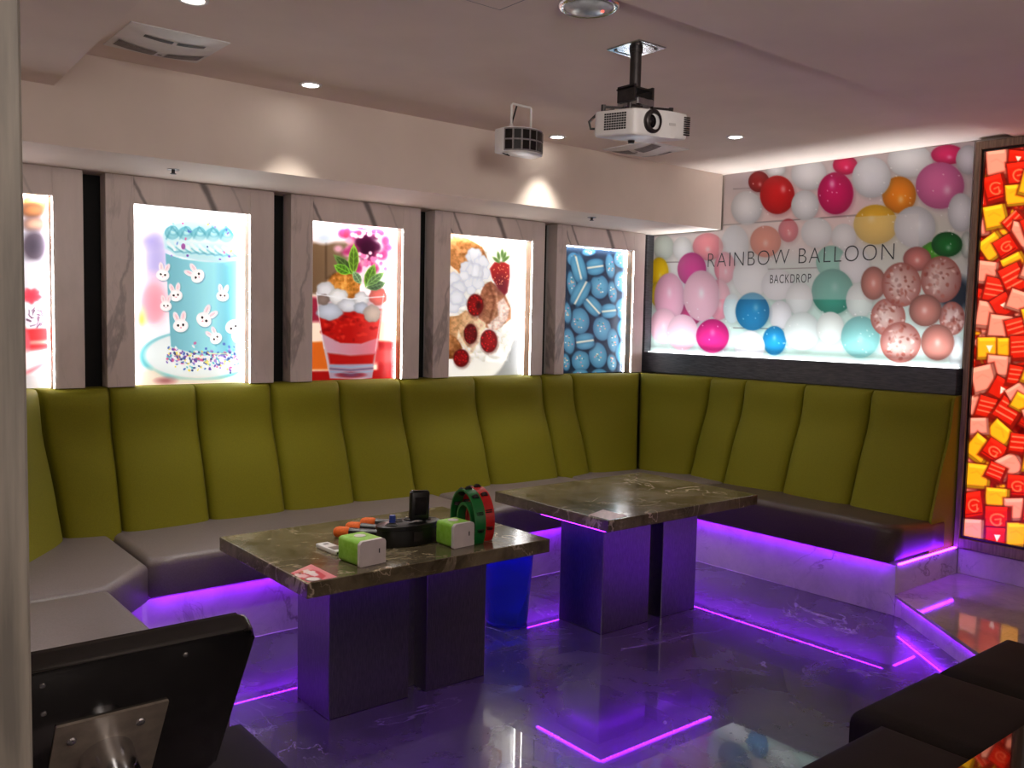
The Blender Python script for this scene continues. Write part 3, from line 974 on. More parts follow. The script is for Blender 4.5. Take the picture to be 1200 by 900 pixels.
def art_macaron(a):
    a.frame(640, 270, 5)
    a.img[:] = (62, 84, 108)
    rnd = ((312, 330, 55, 71), (197, 530, 57, 78), (327, 575, 53, 72), (203, 765, 55, 62), (303, 732, 53, 76), (132, 650, 37, 77), (150, 312, 28, 76),
           (122, 482, 26, 64), (115, 772, 26, 52), (388, 360, 26, 66), (392, 645, 34, 70), (385, 775, 28, 50), (160, 170, 36, 40), (375, 210, 28, 72),
           (440, 300, 40, 60), (450, 460, 44, 62), (455, 580, 40, 60), (450, 720, 44, 66), (440, 170, 44, 50), (250, 128, 40, 22), (60, 560, 40, 60),
           (70, 400, 40, 60), (78, 250, 40, 60), (200, 850, 50, 40), (310, 850, 50, 40))
    for (x, y, rx, ry) in rnd:
        a.ell(x + 4, y + 6, rx * 1.04, ry * 1.04, (44, 62, 86), soft=3, alpha=.8)
        a.ell(x, y, rx, ry, (122, 180, 204), (90, 144, 178), ang=-6, soft=1.5)
        for k in range(9):
            an = rng.uniform(0, 6.28); r = math.sqrt(rng.random()) * .6
            a.ell(x + rx * r * math.cos(an), y + ry * r * math.sin(an), 4.2, 3.8, ((230, 190, 150), (220, 224, 216), (70, 150, 170), (222, 160, 180))[k % 4], soft=.8)
    for (x, y, l, w, an) in ((192, 226, 86, 44, 76), (288, 214, 52, 50, -8), (202, 366, 84, 46, -62), (275, 445, 64, 44, 48), (228, 650, 56, 50, -8),
                             (368, 472, 44, 44, -6)):
        a.ell(x + 5, y + 7, l * 1.02, w * 1.04, (40, 58, 80), ang=an, soft=3, alpha=.8)
        q = math.radians(an); nx, ny = -math.sin(q), math.cos(q)
        for sg in (1, -1):
            a.ell(x + nx * w * .42 * sg, y + ny * w * .42 * sg, l, w * .56, (116, 176, 202), (86, 142, 176), ang=an, soft=1.6)
            a.line([(x - math.cos(q) * l * .86 + nx * w * .16 * sg, y - math.sin(q) * l * .86 + ny * w * .16 * sg), (x + math.cos(q) * l * .86 + nx * w * .16 * sg, y + math.sin(q) * l * .86 + ny * w * .16 * sg)], 7, (86, 156, 190), soft=2)
        a.line([(x - math.cos(q) * l * .84, y - math.sin(q) * l * .84), (x + math.cos(q) * l * .84, y + math.sin(q) * l * .84)], 11, (226, 222, 204), soft=2)


frame_box('leftmost stone-framed lightbox, blurred red and brown dessert, half behind the grey post', (.17, .40, .995, 1.129), art_choc)
frame_box('stone-framed lightbox showing a tall pale blue cake with white bunnies', (1.23, 1.361, 1.957, 2.094), art_cake, True)
frame_box('stone-framed lightbox showing a glass of red jelly dessert with mint', (2.193, 2.325, 2.917, 3.042), art_parfait)
frame_box('stone-framed lightbox showing crepes with cream, strawberry and raspberries', (3.146, 3.268, 3.94, 4.05), art_crepe)
frame_box('rightmost stone-framed lightbox showing a heap of blue macarons', (4.162, 4.25, 4.93, 5.05), art_macaron)

# ================================================================== BALLOON BACKDROP
BXP = 5.187
Y0b, Y1b, Z0b, Z1b = 4.69, 2.335, 1.283, CZ - .002
bd = thing('balloon_backdrop', 'large wall picture of coloured balloons above the right-hand sofa', 'backdrop', (WX, 3.5, Z0b))


def art_balloons(a):
    a.frame(740, 160, 2.927)
    t = np.clip((a.Y - 60) / 650, 0, 1)[..., None]
    top, mid, low = np.array((196, 182, 184.)), np.array((232, 226, 226.)), np.array((206, 228, 222.))
    a.img = np.where(t < .45, top + (mid - top) * t / .45, mid + (low - mid) * (t - .45) / .55)
    a.ell(640, 640, 260, 200, (196, 226, 216), None, soft=50, alpha=.7)
    a.ell(620, 300, 260, 80, (240, 214, 208), None, soft=40, alpha=.8)
    a.ell(640, 240, 140, 60, (232, 190, 196), None, soft=30, alpha=.7)
    a.ell(960, 380, 180, 120, (206, 214, 190), None, soft=40, alpha=.6)
    a.ell(1110, 540, 60, 60, (40, 54, 70), None, soft=12)
    for pts in ([(300, 305), (800, 268)], [(350, 180), (420, 176)], [(100, 432), (180, 430)], [(350, 656), (520, 660)], [(460, 455), (640, 450)]):
        a.line(pts, 3, (120, 112, 112), soft=1)
    a.ell(400, 160, 60, 60, (176, 166, 172), None, soft=26, alpha=.6)

    def bal(x, y, rx, ry, c, k=.80, hl=(.1, .25), hla=.5, alpha=1.0):
        a.ell(x + 4, y + 6, rx * 1.04, ry * 1.04, tuple(v * .6 for v in c), soft=5, alpha=.25)
        a.ell(x, y, rx, ry, tuple(min(255, v * 1.05 + 4) for v in c), tuple(v * k for v in c), soft=1.0, hl=hl, hla=hla, alpha=alpha)
    W = (226, 228, 232)
    bal(437, 155, 36, 36, (150, 22, 26)); bal(495, 112, 34, 26, W, hla=0)
    bal(608, 128, 60, 56, W, .84, hla=0); bal(733, 98, 42, 33, (216, 26, 96)); bal(395, 245, 53, 58, W, .86, hla=0)
    bal(700, 195, 61, 72, (206, 22, 104), .85, (-.2, -.45), .6); bal(500, 200, 59, 66, (206, 26, 34), .82, (.35, -.3), .5)
    bal(595, 236, 47, 52, W, .86, hla=0)
    bal(955, 82, 77, 57, W, .85, hla=0); bal(1085, 62, 57, 34, (222, 36, 112)); bal(1155, 80, 42, 50, (214, 214, 222), hla=0)
    bal(918, 200, 58, 63, (238, 146, 30), .82); bal(823, 140, 66, 70, (222, 224, 230), .84, hla=0)
    bal(1058, 168, 83, 80, (216, 116, 168), .85, (.3, .2), .5); bal(1130, 260, 45, 66, W, .84, hla=0)
    bal(838, 302, 76, 68, (242, 190, 56), .86, (-.2, -.3), .3); bal(1040, 392, 46, 32, (84, 180, 44)); bal(1150, 372, 22, 46, (214, 222, 214))
    bal(1082, 370, 53, 43, (18, 122, 48), .7); bal(972, 310, 71, 71, (222, 224, 228), .85, (.15, -.1), .6)
    bal(538, 322, 34, 40, (214, 84, 96), .85); bal(460, 360, 53, 54, (226, 120, 96), .9, (0, .1), .5)
    bal(635, 330, 53, 52, W, .9, hla=0); bal(728, 345, 42, 46, W, .9, hla=0); bal(355, 372, 47, 68, (226, 232, 238), .92, hla=0)
    bal(110, 380, 36, 42, (212, 224, 218), .9, hla=0); bal(175, 385, 33, 41, (230, 234, 236), .9, hla=0)
    bal(262, 378, 52, 47, (238, 158, 168), .88, (0, .2), .6); bal(95, 465, 32, 50, (244, 206, 24), .9); bal(84, 540, 18, 40, (244, 214, 50))
    bal(320, 450, 36, 54, (236, 152, 170), .9); bal(410, 480, 62, 72, (232, 234, 236), .93, hla=0); bal(200, 610, 40, 40, (190, 40, 110))
    bal(207, 455, 49, 57, (206, 60, 146), .86, (.3, .35), .4); bal(300, 560, 40, 70, (238, 164, 182), .9)
    bal(685, 430, 52, 56, (112, 190, 170), .92, hla=0); bal(765, 440, 52, 62, W, .93, hla=0); bal(500, 508, 54, 54, W, .94, hla=0)
    bal(690, 532, 72, 78, (66, 166, 144), .82, (.1, -.2), .25); bal(575, 556, 46, 56, (226, 232, 232), .92, hla=0); bal(782, 562, 46, 60, (220, 232, 228), .9, hla=0)
    bal(130, 552, 52, 84, (232, 178, 202), .9, (0, -.2), .5); bal(240, 546, 62, 87, (242, 196, 212), .9, (0, -.1), .7)
    bal(510, 612, 39, 49, W, .93, hla=0); bal(345, 590, 30, 50, (214, 232, 236), .95, hla=0); bal(490, 700, 40, 50, (30, 146, 200), .85, (0, -.2), .4)
    bal(415, 600, 58, 65, (28, 142, 196), .82, (.2, -.2), .35); bal(405, 722, 52, 56, W, .94, hla=0)
    bal(585, 668, 61, 66, (220, 230, 228), .92, hla=0); bal(682, 656, 47, 55, (226, 234, 230), .92, hla=0)
    bal(110, 650, 46, 60, (240, 196, 212), .93, (0, 0), .4); bal(175, 672, 53, 62, (240, 200, 216), .92, (0, .1), .6)
    bal(278, 684, 56, 58, (210, 44, 132), .86, (0, -.2), .3); bal(785, 688, 66, 72, (140, 200, 198), .9, (0, .1), .3)
    bal(1115, 740, 28, 58, (216, 226, 228), .9, hla=0)
    # pale band behind the lettering
    a.poly([(300, 302), (985, 264), (985, 560), (300, 558)], (234, 230, 230), soft=.8, alpha=.42)
    # rose gold bunch
    RG = (212, 144, 132)

    def conf(x, y, rx, ry):
        a.ell(x, y, rx, ry, (232, 196, 188), (170, 98, 90), soft=1, alpha=.94)
        for k in range(40):
            an = rng.uniform(0, 6.28); r = math.sqrt(rng.random()) * .88
            a.ell(x + rx * r * math.cos(an), y + ry * r * math.sin(an), rng.uniform(3, 9), rng.uniform(2, 7), ((176, 92, 78), (248, 226, 220), (196, 116, 102), (150, 76, 66))[k % 4],
                  ang=rng.uniform(0, 180), soft=1.2, alpha=.75)
        a.ell(x - rx * .25, y - ry * .1, rx * .22, ry * .5, (250, 240, 236), None, soft=6, alpha=.45)
    bal(980, 420, 48, 42, (214, 134, 128), .72, (0, .1), .6)
    bal(830, 503, 43, 57, RG, .72, (0, 0), .5)
    conf(1062, 490, 70, 80); conf(880, 620, 60, 65); conf(1100, 624, 44, 58); conf(926, 508, 68, 76)
    bal(1008, 596, 56, 55, RG, .66, (-.05, 0), .55); conf(923, 706, 70, 70); bal(1050, 706, 57, 62, RG, .7, (0, 0), .5)
    for k in range(70):
        a.ell(rng.uniform(400, 1150), rng.uniform(100, 420), 2.2, 2.2, (255, 255, 255), soft=.8, alpha=.7)
    for k in range(60):
        a.ell(rng.uniform(100, 860), rng.uniform(560, 740), 2.2, 2.2, (255, 255, 255), soft=.8, alpha=.6)


a = Art(lambda u, v: np.concatenate([0 * u + BXP, Y0b + (Y1b - Y0b) * u, Z1b - (Z1b - Z0b) * v], -1), 420, 230)
art_balloons(a)
a.build('printed_panel', print_mat('balloon_print', 0.0, rough=.3, spec=.35, gam=1.12), bd,
        keep=lambda P: ~((P[..., 1] > SY - .004) & (P[..., 2] > SZ - .004)))
bm = B()
vs = [(4.69, Z0b), (2.335, Z0b), (2.335, Z1b), (SY - .002, Z1b), (SY - .002, SZ - .002), (4.69, SZ - .002)]
fa = [bm.verts.new((BXP + .002, y, z)) for y, z in vs]; fb = [bm.verts.new((WX, y, z)) for y, z in vs]
bm.faces.new(fa); bm.faces.new(fb[::-1])
for i in range(6): bm.faces.new((fa[i], fa[(i + 1) % 6], fb[(i + 1) % 6], fb[i]))
obj('backing_panel', bm, 'white', bd)


def lettering(text, y_left, z_base, width, thin, name='lettering', spacing=1.0):
    cu = bpy.data.curves.new(name, 'FONT')
    cu.body = text
    cu.size = 1.0
    cu.offset = thin
    cu.space_character = spacing
    cu.resolution_u = 6
    to = bpy.data.objects.new(name, cu)
    COL.objects.link(to)
    dg = bpy.context.evaluated_depsgraph_get()
    me = bpy.data.meshes.new_from_object(to.evaluated_get(dg))
    bpy.data.objects.remove(to)
    xs = [v.co.x for v in me.vertices]; x0, x1 = min(xs), max(xs)
    ys = [v.co.y for v in me.vertices]; yb, yt = min(ys), max(ys)
    s = width[0] / (x1 - x0); sy = width[1] / (yt - yb)
    for v in me.vertices:
        v.co = Vector((BXP - .0025, y_left - (v.co.x - x0) * s, z_base + (v.co.y - yb) * sy))
    return link_mesh(name, me, 'ink_dark', bd)


lettering('RAINBOW BALLOON', 4.166, 1.913, (1.398, .098), -.019, spacing=1.12)['label'] = 'thin dark words RAINBOW BALLOON'
lettering('BACKDROP', 3.634, 1.787, (.312, .058), -.004, spacing=1.15)['label'] = 'small dark word BACKDROP'
bm = B(); box(bm, 5.150, 5.176, 2.345, 4.68, 1.2832, 1.289)
o = obj('light_strip', bm, 'ledline', bd)

# ================================================================== SWEETS LIGHTBOX
cb = thing('sweets_lightbox_sign', 'tall glowing lightbox of pink, yellow and red wrapped sweets in a brown wood frame', 'lightbox', (WX, 2.1, .272))
ya, yb_, za, zb_ = 2.262, 1.94, .34, 2.48
bm = B()
box(bm, 5.135, WX, ya + .012, 2.303, .272, CZ - .021, .002, 1); box(bm, 5.135, WX, 1.90, yb_ - .012, .272, CZ - .021, .002, 1)
box(bm, 5.135, WX, yb_ - .012, ya + .012, zb_ + .012, CZ - .021, .002, 1); box(bm, 5.135, WX, yb_ - .012, ya + .012, .272, za - .012, .002, 1)
obj('wood_frame', bm, 'brownwood', cb)
bm = B()
box(bm, 5.15, WX, ya, ya + .012, za - .012, zb_ + .012); box(bm, 5.15, WX, yb_ - .012, yb_, za - .012, zb_ + .012)
box(bm, 5.15, WX, yb_, ya, zb_, zb_ + .012); box(bm, 5.15, WX, yb_, ya, za - .012, za)
obj('inner_frame', bm, 'black', cb)


def art_sweets(a):
    a.img[:] = (150, 30, 18)
    PINK, YEL, RED = (255, 160, 134), (255, 184, 40), (220, 46, 22)
    a.grain(9, 60, 3)

    def sweet(x, y, s, an, c, kind=0, asp=1.0):
        q = math.radians(an); cc, sn = math.cos(q), math.sin(q)
        T = lambda u, v: (x + (u * cc - v * sn) * s, y + (u * sn + v * cc) * s)
        h = asp
        dk = tuple(v * .70 for v in c)
        a.poly([T(-.56, -.56 * h), T(.56, -.56 * h), T(.60, .58 * h), T(-.58, .6 * h)], (110, 22, 10), soft=3, alpha=.75)
        a.poly([T(-.5, -.5 * h), T(.5, -.5 * h), T(.55, .5 * h), T(-.52, .54 * h)], dk, soft=1.6)
        a.poly([T(-.48, -.48 * h), T(.36, -.5 * h), T(.40, .36 * h), T(-.46, .40 * h)], c, soft=1.6)
        a.poly([T(-.48, -.48 * h), T(.36, -.5 * h), T(.30, -.34 * h), T(-.40, -.32 * h)], tuple(min(255, v * 1.12 + 14) for v in c), soft=1.4, alpha=.7)
        if kind == 1:      # wrapper swirl and stripes
            lt = (255, 140, 96)
            pts = [T(.22 * math.cos(t) * (1 + .1 * t) * .9, .22 * math.sin(t) * h) for t in np.linspace(.6, 5.6, 12)]
            a.line(pts, s * .07, lt, soft=1.2, alpha=.85)
            a.line([T(-.08, 0), T(.14, -.04), T(.12, .16)], s * .06, lt, soft=1.2, alpha=.8)
            a.line([T(-.44, .30 * h), T(.3, .28 * h)], s * .06, (150, 14, 10), soft=1.4, alpha=.8)
        elif kind == 2:
            for v in (-.28, -.05, .2): a.line([T(-.4, v), T(.34, v - .06)], s * .07, (255, 170, 130), soft=1.3, alpha=.7)
        elif kind == 3:
            a.poly([T(-.14, -.12), T(.14, -.12), T(0, .18)], (255, 226, 200), soft=1)
        else:
            a.line([T(-.3, -.1), T(-.05, -.2), T(.2, -.02)], s * .05, tuple(v * .88 for v in c), soft=2, alpha=.6)
    # small filler behind, then the large ones
    r2 = np.random.default_rng(5)
    for k in range(230):
        c, kd = ((PINK, 0), (RED, 1), (RED, 2), (YEL, 0), (PINK, 0), (RED, 3))[r2.integers(6)]
        sweet(r2.uniform(1110, 1235), r2.uniform(160, 680), r2.uniform(18, 26), r2.uniform(-45, 45), c, kd, r2.uniform(.7, 1.0))
    f = lambda x, y: (1110 + x / 3.6, 150 + y / 3.6)
    g = lambda x, y: (1110 + x / 3.333, 390 + y / 3.333)
    L_ = [(f(215, 150), 25, -4, PINK, 0, 1.3), (f(300, 130), 22, 6, RED, 3, .8), (f(305, 200), 26, -6, RED, 1, 1.1), (f(205, 255), 24, -14, RED, 1, 1.2), (f(300, 282), 28, -4, YEL, 0, .8),
          (f(205, 375), 25, -10, YEL, 0, 1), (f(285, 395), 24, -40, RED, 2, .7), (f(310, 455), 22, 12, PINK, 0, 1.3), (f(195, 500), 27, -34, YEL, 0, .9), (f(252, 500), 24, -30, RED, 1, .9),
          (f(285, 575), 26, -26, YEL, 0, .8), (f(170, 610), 22, 8, PINK, 0, 1.1), (f(200, 690), 24, 14, RED, 2, 1.2), (f(285, 640), 27, -24, RED, 2, 1.2), (f(175, 790), 26, 10, PINK, 0, 1.1),
          (f(240, 750), 24, -30, RED, 3, 1), (f(300, 730), 22, 20, PINK, 0, 1), (f(230, 840), 28, 8, PINK, 0, .9), (f(295, 850), 24, -12, RED, 2, 1),
          (g(165, 60), 26, 0, YEL, 3, .9), (g(235, 60), 22, 0, YEL, 0, 1), (g(285, 60), 22, 0, RED, 2, 1.2), (g(200, 130), 25, 6, PINK, 0, .9), (g(145, 180), 26, -12, PINK, 0, 1.1),
          (g(215, 225), 26, 30, RED, 3, .9), (g(275, 170), 22, 12, RED, 2, 1), (g(155, 295), 22, 18, RED, 2, 1.1), (g(235, 310), 27, 34, RED, 2, 1), (g(275, 235), 22, -30, PINK, 0, .8), (g(205, 395), 27, 42, YEL, 0, .8),
          (g(125, 365), 20, 0, PINK, 0, .9), (g(125, 455), 26, 40, YEL, 0, 1), (g(185, 465), 25, 34, RED, 1, .9), (g(245, 520), 27, -26, PINK, 0, .9), (g(285, 435), 24, 10, RED, 2, .9), (g(120, 560), 26, 8, YEL, 0, 1),
          (g(190, 545), 20, 26, RED, 2, .9), (g(275, 600), 24, 6, RED, 1, 1), (g(195, 645), 26, 6, YEL, 0, .8), (g(105, 675), 23, -6, RED, 1, 1.3), (g(265, 690), 24, 0, PINK, 0, 1), (g(195, 730), 28, 4, RED, 1, 1), (g(290, 275), 20, 30, YEL, 0, .9),
          (g(100, 770), 23, 4, PINK, 0, 1), (g(195, 800), 26, 4, RED, 3, .8), (g(275, 790), 24, 2, YEL, 0, 1.1), (g(340, 700), 24, 8, RED, 1, 1), (g(345, 500), 26, 10, YEL, 0, 1), (g(350, 330), 26, -20, PINK, 0, 1),
          (g(345, 160), 26, 20, YEL, 0, 1), (f(360, 240), 26, 15, YEL, 0, 1), (f(365, 420), 24, -20, RED, 1, 1), (f(365, 600), 24, 20, PINK, 0, 1), (f(370, 800), 25, -15, YEL, 0, 1)]
    for (p, s, an, c, kd, asp) in L_: sweet(p[0], p[1], s * 1.08, an, c, kd, asp)


a = Art(lambda u, v: np.concatenate([0 * u + 5.17, ya + (yb_ - ya) * u, zb_ - (zb_ - za) * v], -1), 90, 560)
art_sweets(a)
a.build('printed_film', print_mat('sweets_film', 0.76, rough=.3, gam=1.25), cb)

# ================================================================== TABLES
def table(label, x0, x1, y0, y1, legs, ly0, ly1, z0=.55, z1=.605):
    root = thing('marble_table', label, 'table', ((x0 + x1) / 2, (y0 + y1) / 2, 0))
    bm = B(); box(bm, x0, x1, y0, y1, z0, z1, .003, 2); obj('marble_top', bm, 'table', root)
    for a_, b_ in legs:
        bm = B(); box(bm, a_, b_, ly0, ly1, 0, z0, .003, 1); obj('leg', bm, 'steel', root)
    bm = B(); box(bm, legs[0][1], legs[1][0], ly0 + .09, ly0 + .11, 0, z0); obj('connecting_panel', bm, 'steel', root)
    i = .034
    led_strip(root, [((x0 + i, y0 + i), (legs[1][1], y0 + i)), ((x0 + i - .004, ly1 + .02), (x0 + i - .004, y0 + i + .006))], z0 - .0078, drop=.0076)
    return root


table('dark marble table with steel legs carrying the microphones, tissue boxes and tambourines', 1.345, 2.434, 2.72, 3.50, ((1.537, 1.889), (1.972, 2.269)), 2.93, 3.19)
table('bare dark marble table with steel legs, nearer the sofa corner', 2.88, 4.0, 2.825, 3.66, ((3.02, 3.352), (3.448, 3.714)), 2.99, 3.295)


def flat_sign(name, label, cat, quad, z, art, W=60, H=60, mat=None):
    q = np.array([(*p, z) for p in quad], float)
    a = Art(lambda u, v: (q[0] * (1 - u) + q[1] * u) * (1 - v) + (q[3] * (1 - u) + q[2] * u) * v, W, H)
    art(a)
    o = a.build(name, mat or MT['stickerprint'])
    return tag(o, label, cat)


MT['stickerprint'] = print_mat('sticker_print', 0, rough=.35)


def art_st1(a):
    a.frame(320, 645, 13.33)
    a.img[:] = (226, 132, 140)
    a.poly([(140, 330), (560, 250), (640, 330), (250, 400)], (232, 150, 152), soft=.6)
    a.poly([(230, 370), (330, 350), (620, 300), (720, 330), (830, 400), (760, 450), (420, 500)], (206, 60, 76), soft=1)
    for (x, y, rx, ry, c) in ((400, 385, 70, 30, (240, 220, 216)), (520, 330, 60, 30, (236, 214, 210)), (600, 350, 70, 34, (240, 226, 224)), (470, 400, 80, 26, (244, 200, 204)),
                              (650, 380, 60, 22, (240, 216, 220)), (450, 335, 24, 16, (200, 120, 70)), (420, 360, 22, 14, (150, 70, 60))):
        a.ell(x, y, rx, ry, c, soft=.8, wob=.12)
    a.ell(625, 455, 130, 34, (96, 66, 66), soft=.8); a.ell(625, 445, 112, 28, (240, 234, 232), soft=.8)


def art_st2(a):
    a.frame(0, 0, 1)
    a.img[:] = (214, 186, 184)
    a.ell(712, 604, 14, 5, (226, 204, 202), soft=1.5)
    a.grain(5, 14, 2)


flat_sign('table_sticker', 'red and pink sticker on the corner of the marble table with the microphones', 'sticker', [(1.352, 2.862), (1.462, 2.925), (1.462, 2.727), (1.352, 2.727)], .6056, art_st1)
flat_sign('table_sticker', 'pale pink sticker on the corner of the bare marble table', 'sticker', [(2.887, 2.965), (3.03, 3.01), (3.03, 2.845), (2.895, 2.832)], .6056, art_st2)

# ------------------------------------------------------------------ things on the left table
TZ = .6055


def tissue(label, x, y, w, d, h, rz):
    root = thing('tissue_box', label, 'box', (x, y, TZ), (0, 0, rz))
    bm = B(); box(bm, -w / 2, w / 2, -d / 2 + .004, d / 2, 0, h, .014, 4); obj('carton', bm, 'greenbox', root, local=True, auto=40)
    # white front face with rounded corners
    pts = []
    r = .016
    for (cx, cz, a0) in ((w / 2 - r, h - r, 0), (-w / 2 + r, h - r, 90), (-w / 2 + .004, .004, 180), (w / 2 - .004, .004, 270)):
        rr = r if a0 < 180 else .004
        for k in range(6):
            t = math.radians(a0 + 90 * k / 5); pts.append((cx + rr * math.cos(t), cz + rr * math.sin(t)))
    bm = B()
    f = [bm.verts.new((px, -d / 2, pz)) for px, pz in pts]; g = [bm.verts.new((px, -d / 2 + .016, pz)) for px, pz in pts]
    bm.faces.new(f); bm.faces.new(g[::-1])
    for i in range(len(pts)): bm.faces.new((f[i], f[(i + 1) % len(pts)], g[(i + 1) % len(pts)], g[i]))
    o = obj('front_panel', bm, 'whitebox', root, local=True); o['label'] = 'plain white front'
    bm = B(); box(bm, w * .22, w * .26, -d / 2 - .0008, -d / 2 + .002, h * .44, h * .62); obj('slit_mark', bm, 'black', o, local=True)
    bm = B(); lathe(bm, [(.0, 0), (.022, 0), (.022, .002), (0, .002)], (0, .01, h - .0005), 20); obj('tissue_slot', bm, 'whitebox', root, local=True)
    return root


tissue('green and white tissue box near the table front, left of the black caddy', 1.632, 2.862, .115, .145, .092, math.radians(6))
tissue('green and white tissue box between the black caddy and the tambourines', 2.06, 2.873, .105, .12, .095, math.radians(4))
bm = B(); box(bm, 2.122, 2.158, 2.83, 2.87, TZ, TZ + .045, .004, 2)
tag(obj('white_carton', bm, 'whitebox'), 'small white carton tucked inside the green tambourine', 'box')

# oval caddy
cx, cy = 1.922, 3.0
cad = thing('caddy', 'black oval microphone caddy with round holes standing on the marble table', 'caddy', (cx, cy, TZ), (0, 0, 0))
A_, B_, H_ = .138, .072, .083


def oval(a_, b_, z, n=48): return [(a_ * math.cos(2 * PI * i / n), b_ * math.sin(2 * PI * i / n), z) for i in range(n)]


bm = B()
rings = [[bm.verts.new(p) for p in oval(A_ * s, B_ * s, z)] for s, z in ((.98, 0), (1, .004), (1, H_ - .016), (1.03, H_ - .014), (1.03, H_ - .002), (1.0, H_))]
for r0, r1 in zip(rings[:-1], rings[1:]):
    for i in range(48): bm.faces.new((r0[i], r0[(i + 1) % 48], r1[(i + 1) % 48], r1[i]))
bm.faces.new(rings[0][::-1]); bm.faces.new(rings[-1])
obj('body', bm, 'black', cad, local=True, auto=40)
for (hx, hy) in ((-.085, -.012), (.085, .006), (-.03, .034), (.03, .036)):
    bm = B(); lathe(bm, [(.021, 0), (.025, 0), (.025, .0035), (.021, .0035)], (hx, hy, H_), 24, close=False); obj('hole_rim', bm, 'black', cad, local=True, smooth=False)
    bm = B(); lathe(bm, [(0, .0), (.021, 0), (.021, .001), (0, .001)], (hx, hy, H_), 24); obj('hole', bm, 'wall_dark', cad, local=True)
bm = B(); cyl(bm, (-.055, .03, H_), (-.055, .03, H_ + .028), .014, .012); o = obj('blue_stopper', bm, 'blue', cad, local=True)
bm = B(); box(bm, -.02, .022, -B_ - .002, -B_ + .01, .02, .056); obj('side_label', bm, 'darkmetal', cad, local=True)
# handset in the caddy
hs = thing('handset', 'black slab-shaped handset standing upright in the black caddy', 'handset', (1.962, 2.985, TZ + H_ + .0065), (math.radians(-5), math.radians(4), math.radians(-6)))
bm = B(); box(bm, -.042, .042, -.014, .014, 0, .116, .009, 3); obj('shell', bm, 'black', hs, local=True, auto=40)
bm = B(); box(bm, -.034, .034, -.010, .010, .1165, .1185, .001, 1); obj('top_trim', bm, 'silver', hs, local=True)
bm = B(); box(bm, -.026, .026, -.0148, -.0135, .02, .09); obj('display', bm, 'gloss', hs, local=True)

# microphones
for (lab, px, py, ang, roll) in (('orange-tipped black microphone lying nearest the green tissue box', 1.735, 3.215, -46, 0),
                           ('orange-tipped black microphone lying in the middle of the three', 1.815, 3.262, -48, 0),
                           ('orange-tipped black microphone lying farthest back on the table', 1.905, 3.30, -42, 0)):
    mc = thing('microphone', lab, 'microphone', (px, py, TZ + .024), (0, 0, math.radians(ang)), group='microphones on the marble table')
    bm = B(); lathe(bm, [(0, -.027), (.012, -.026), (.02, -.018), (.0235, -.004), (.0235, .028), (.019, .042)], (0, 0, 0), 24, axis='x'); obj('foam_head', bm, 'orange', mc, local=True, smooth=True)
    bm = B(); lathe(bm, [(.0195, .03), (.0205, .05), (.0185, .08), (.0175, .17), (.0165, .178), (.0165, .182), (0, .182)], (0, 0, 0), 20, axis='x'); obj('handle', bm, 'black', mc, local=True, auto=40)
    bm = B(); lathe(bm, [(.0165, .183), (.021, .184), (.021, .20), (.0165, .202), (0, .202)], (0, 0, 0), 8, axis='x'); obj('end_ring', bm, 'redorange', mc, local=True)

# white remote
rm = thing('remote_control', 'small white remote with grey screen and black tip lying on the marble table', 'remote', (1.612, 3.06, TZ), (0, 0, math.radians(93)))
bm = B(); box(bm, -.082, .07, -.027, .027, 0, .017, .004, 2); obj('shell', bm, 'white', rm, local=True, auto=40)
bm = B(); box(bm, -.083, -.07, -.0235, .0235, .003, .0135, .002, 1); obj('tip', bm, 'black', rm, local=True)
bm = B(); box(bm, -.06, -.012, -.02, .02, .0165, .0178); obj('screen', bm, 'screen', rm, local=True)
bm = B(); box(bm, .03, .045, -.01, .01, .0165, .0178); obj('button', bm, 'greygrille', rm, local=True)


# tambourines (half-moon, standing on the table)
def tambourine(label, x, y, col, rz):
    root = thing('tambourine', label, 'tambourine', (x, y, TZ), (0, 0, rz))
    R0, cz, wd = .128, .075, .046
    a0, a1 = -36, 216

    def arc(ri, ro, s0, s1, w0, w1, n=48):
        bm = B(); rows = []
        for k in range(n + 1):
            t = math.radians(s0 + (s1 - s0) * k / n)
            rows.append([bm.verts.new((xx, r * math.cos(t), cz + r * math.sin(t))) for xx, r in ((w0, ri), (w1, ri), (w1, ro), (w0, ro))])
        for p, q in zip(rows[:-1], rows[1:]):
            for j in range(4): bm.faces.new((p[j], p[(j + 1) % 4], q[(j + 1) % 4], q[j]))
        bm.faces.new(rows[0][::-1]); bm.faces.new(rows[-1])
        return bm
    obj('outer_hoop', arc(R0 - .008, R0, a0, a1, -wd / 2, wd / 2), col, root, local=True, auto=40)
    obj('hand_grip', arc(.062, .074, -62, 242, -wd / 2 + .006, wd / 2 - .006), col, root, local=True, auto=40)
    for s in (1, -1):
        bm = B()
        t0, t1 = math.radians(-36 if s > 0 else 216), math.radians(-58 if s > 0 else 238)
        p0 = ((R0 - .006) * math.cos(t0), cz + (R0 - .006) * math.sin(t0)); p1 = (.068 * math.cos(t1), cz + .068 * math.sin(t1))
        y0_, y1_ = sorted((p0[0], p1[0]))
        box(bm, -wd / 2 + .006, wd / 2 - .006, y0_, y1_, .0, .012)
        obj('foot_bridge', bm, col, root, local=True)
    for k, t in enumerate((-8, 26, 60, 92, 124, 158, 188)):
        t = math.radians(t); c = Vector((0, (R0 - .004) * math.cos(t), cz + (R0 - .004) * math.sin(t)))
        d = Vector((0, -math.sin(t), math.cos(t)))
        bm = B()
        for s in (-.006, .002): cyl(bm, c + d * s, c + d * (s + .003), .017, .014, 14)
        obj('jingle', bm, 'darkmetal', root, local=True)
    bm = B(); t = math.radians(-14); cc = Vector((-.004, R0 * math.cos(t), cz + R0 * math.sin(t)))
    return root


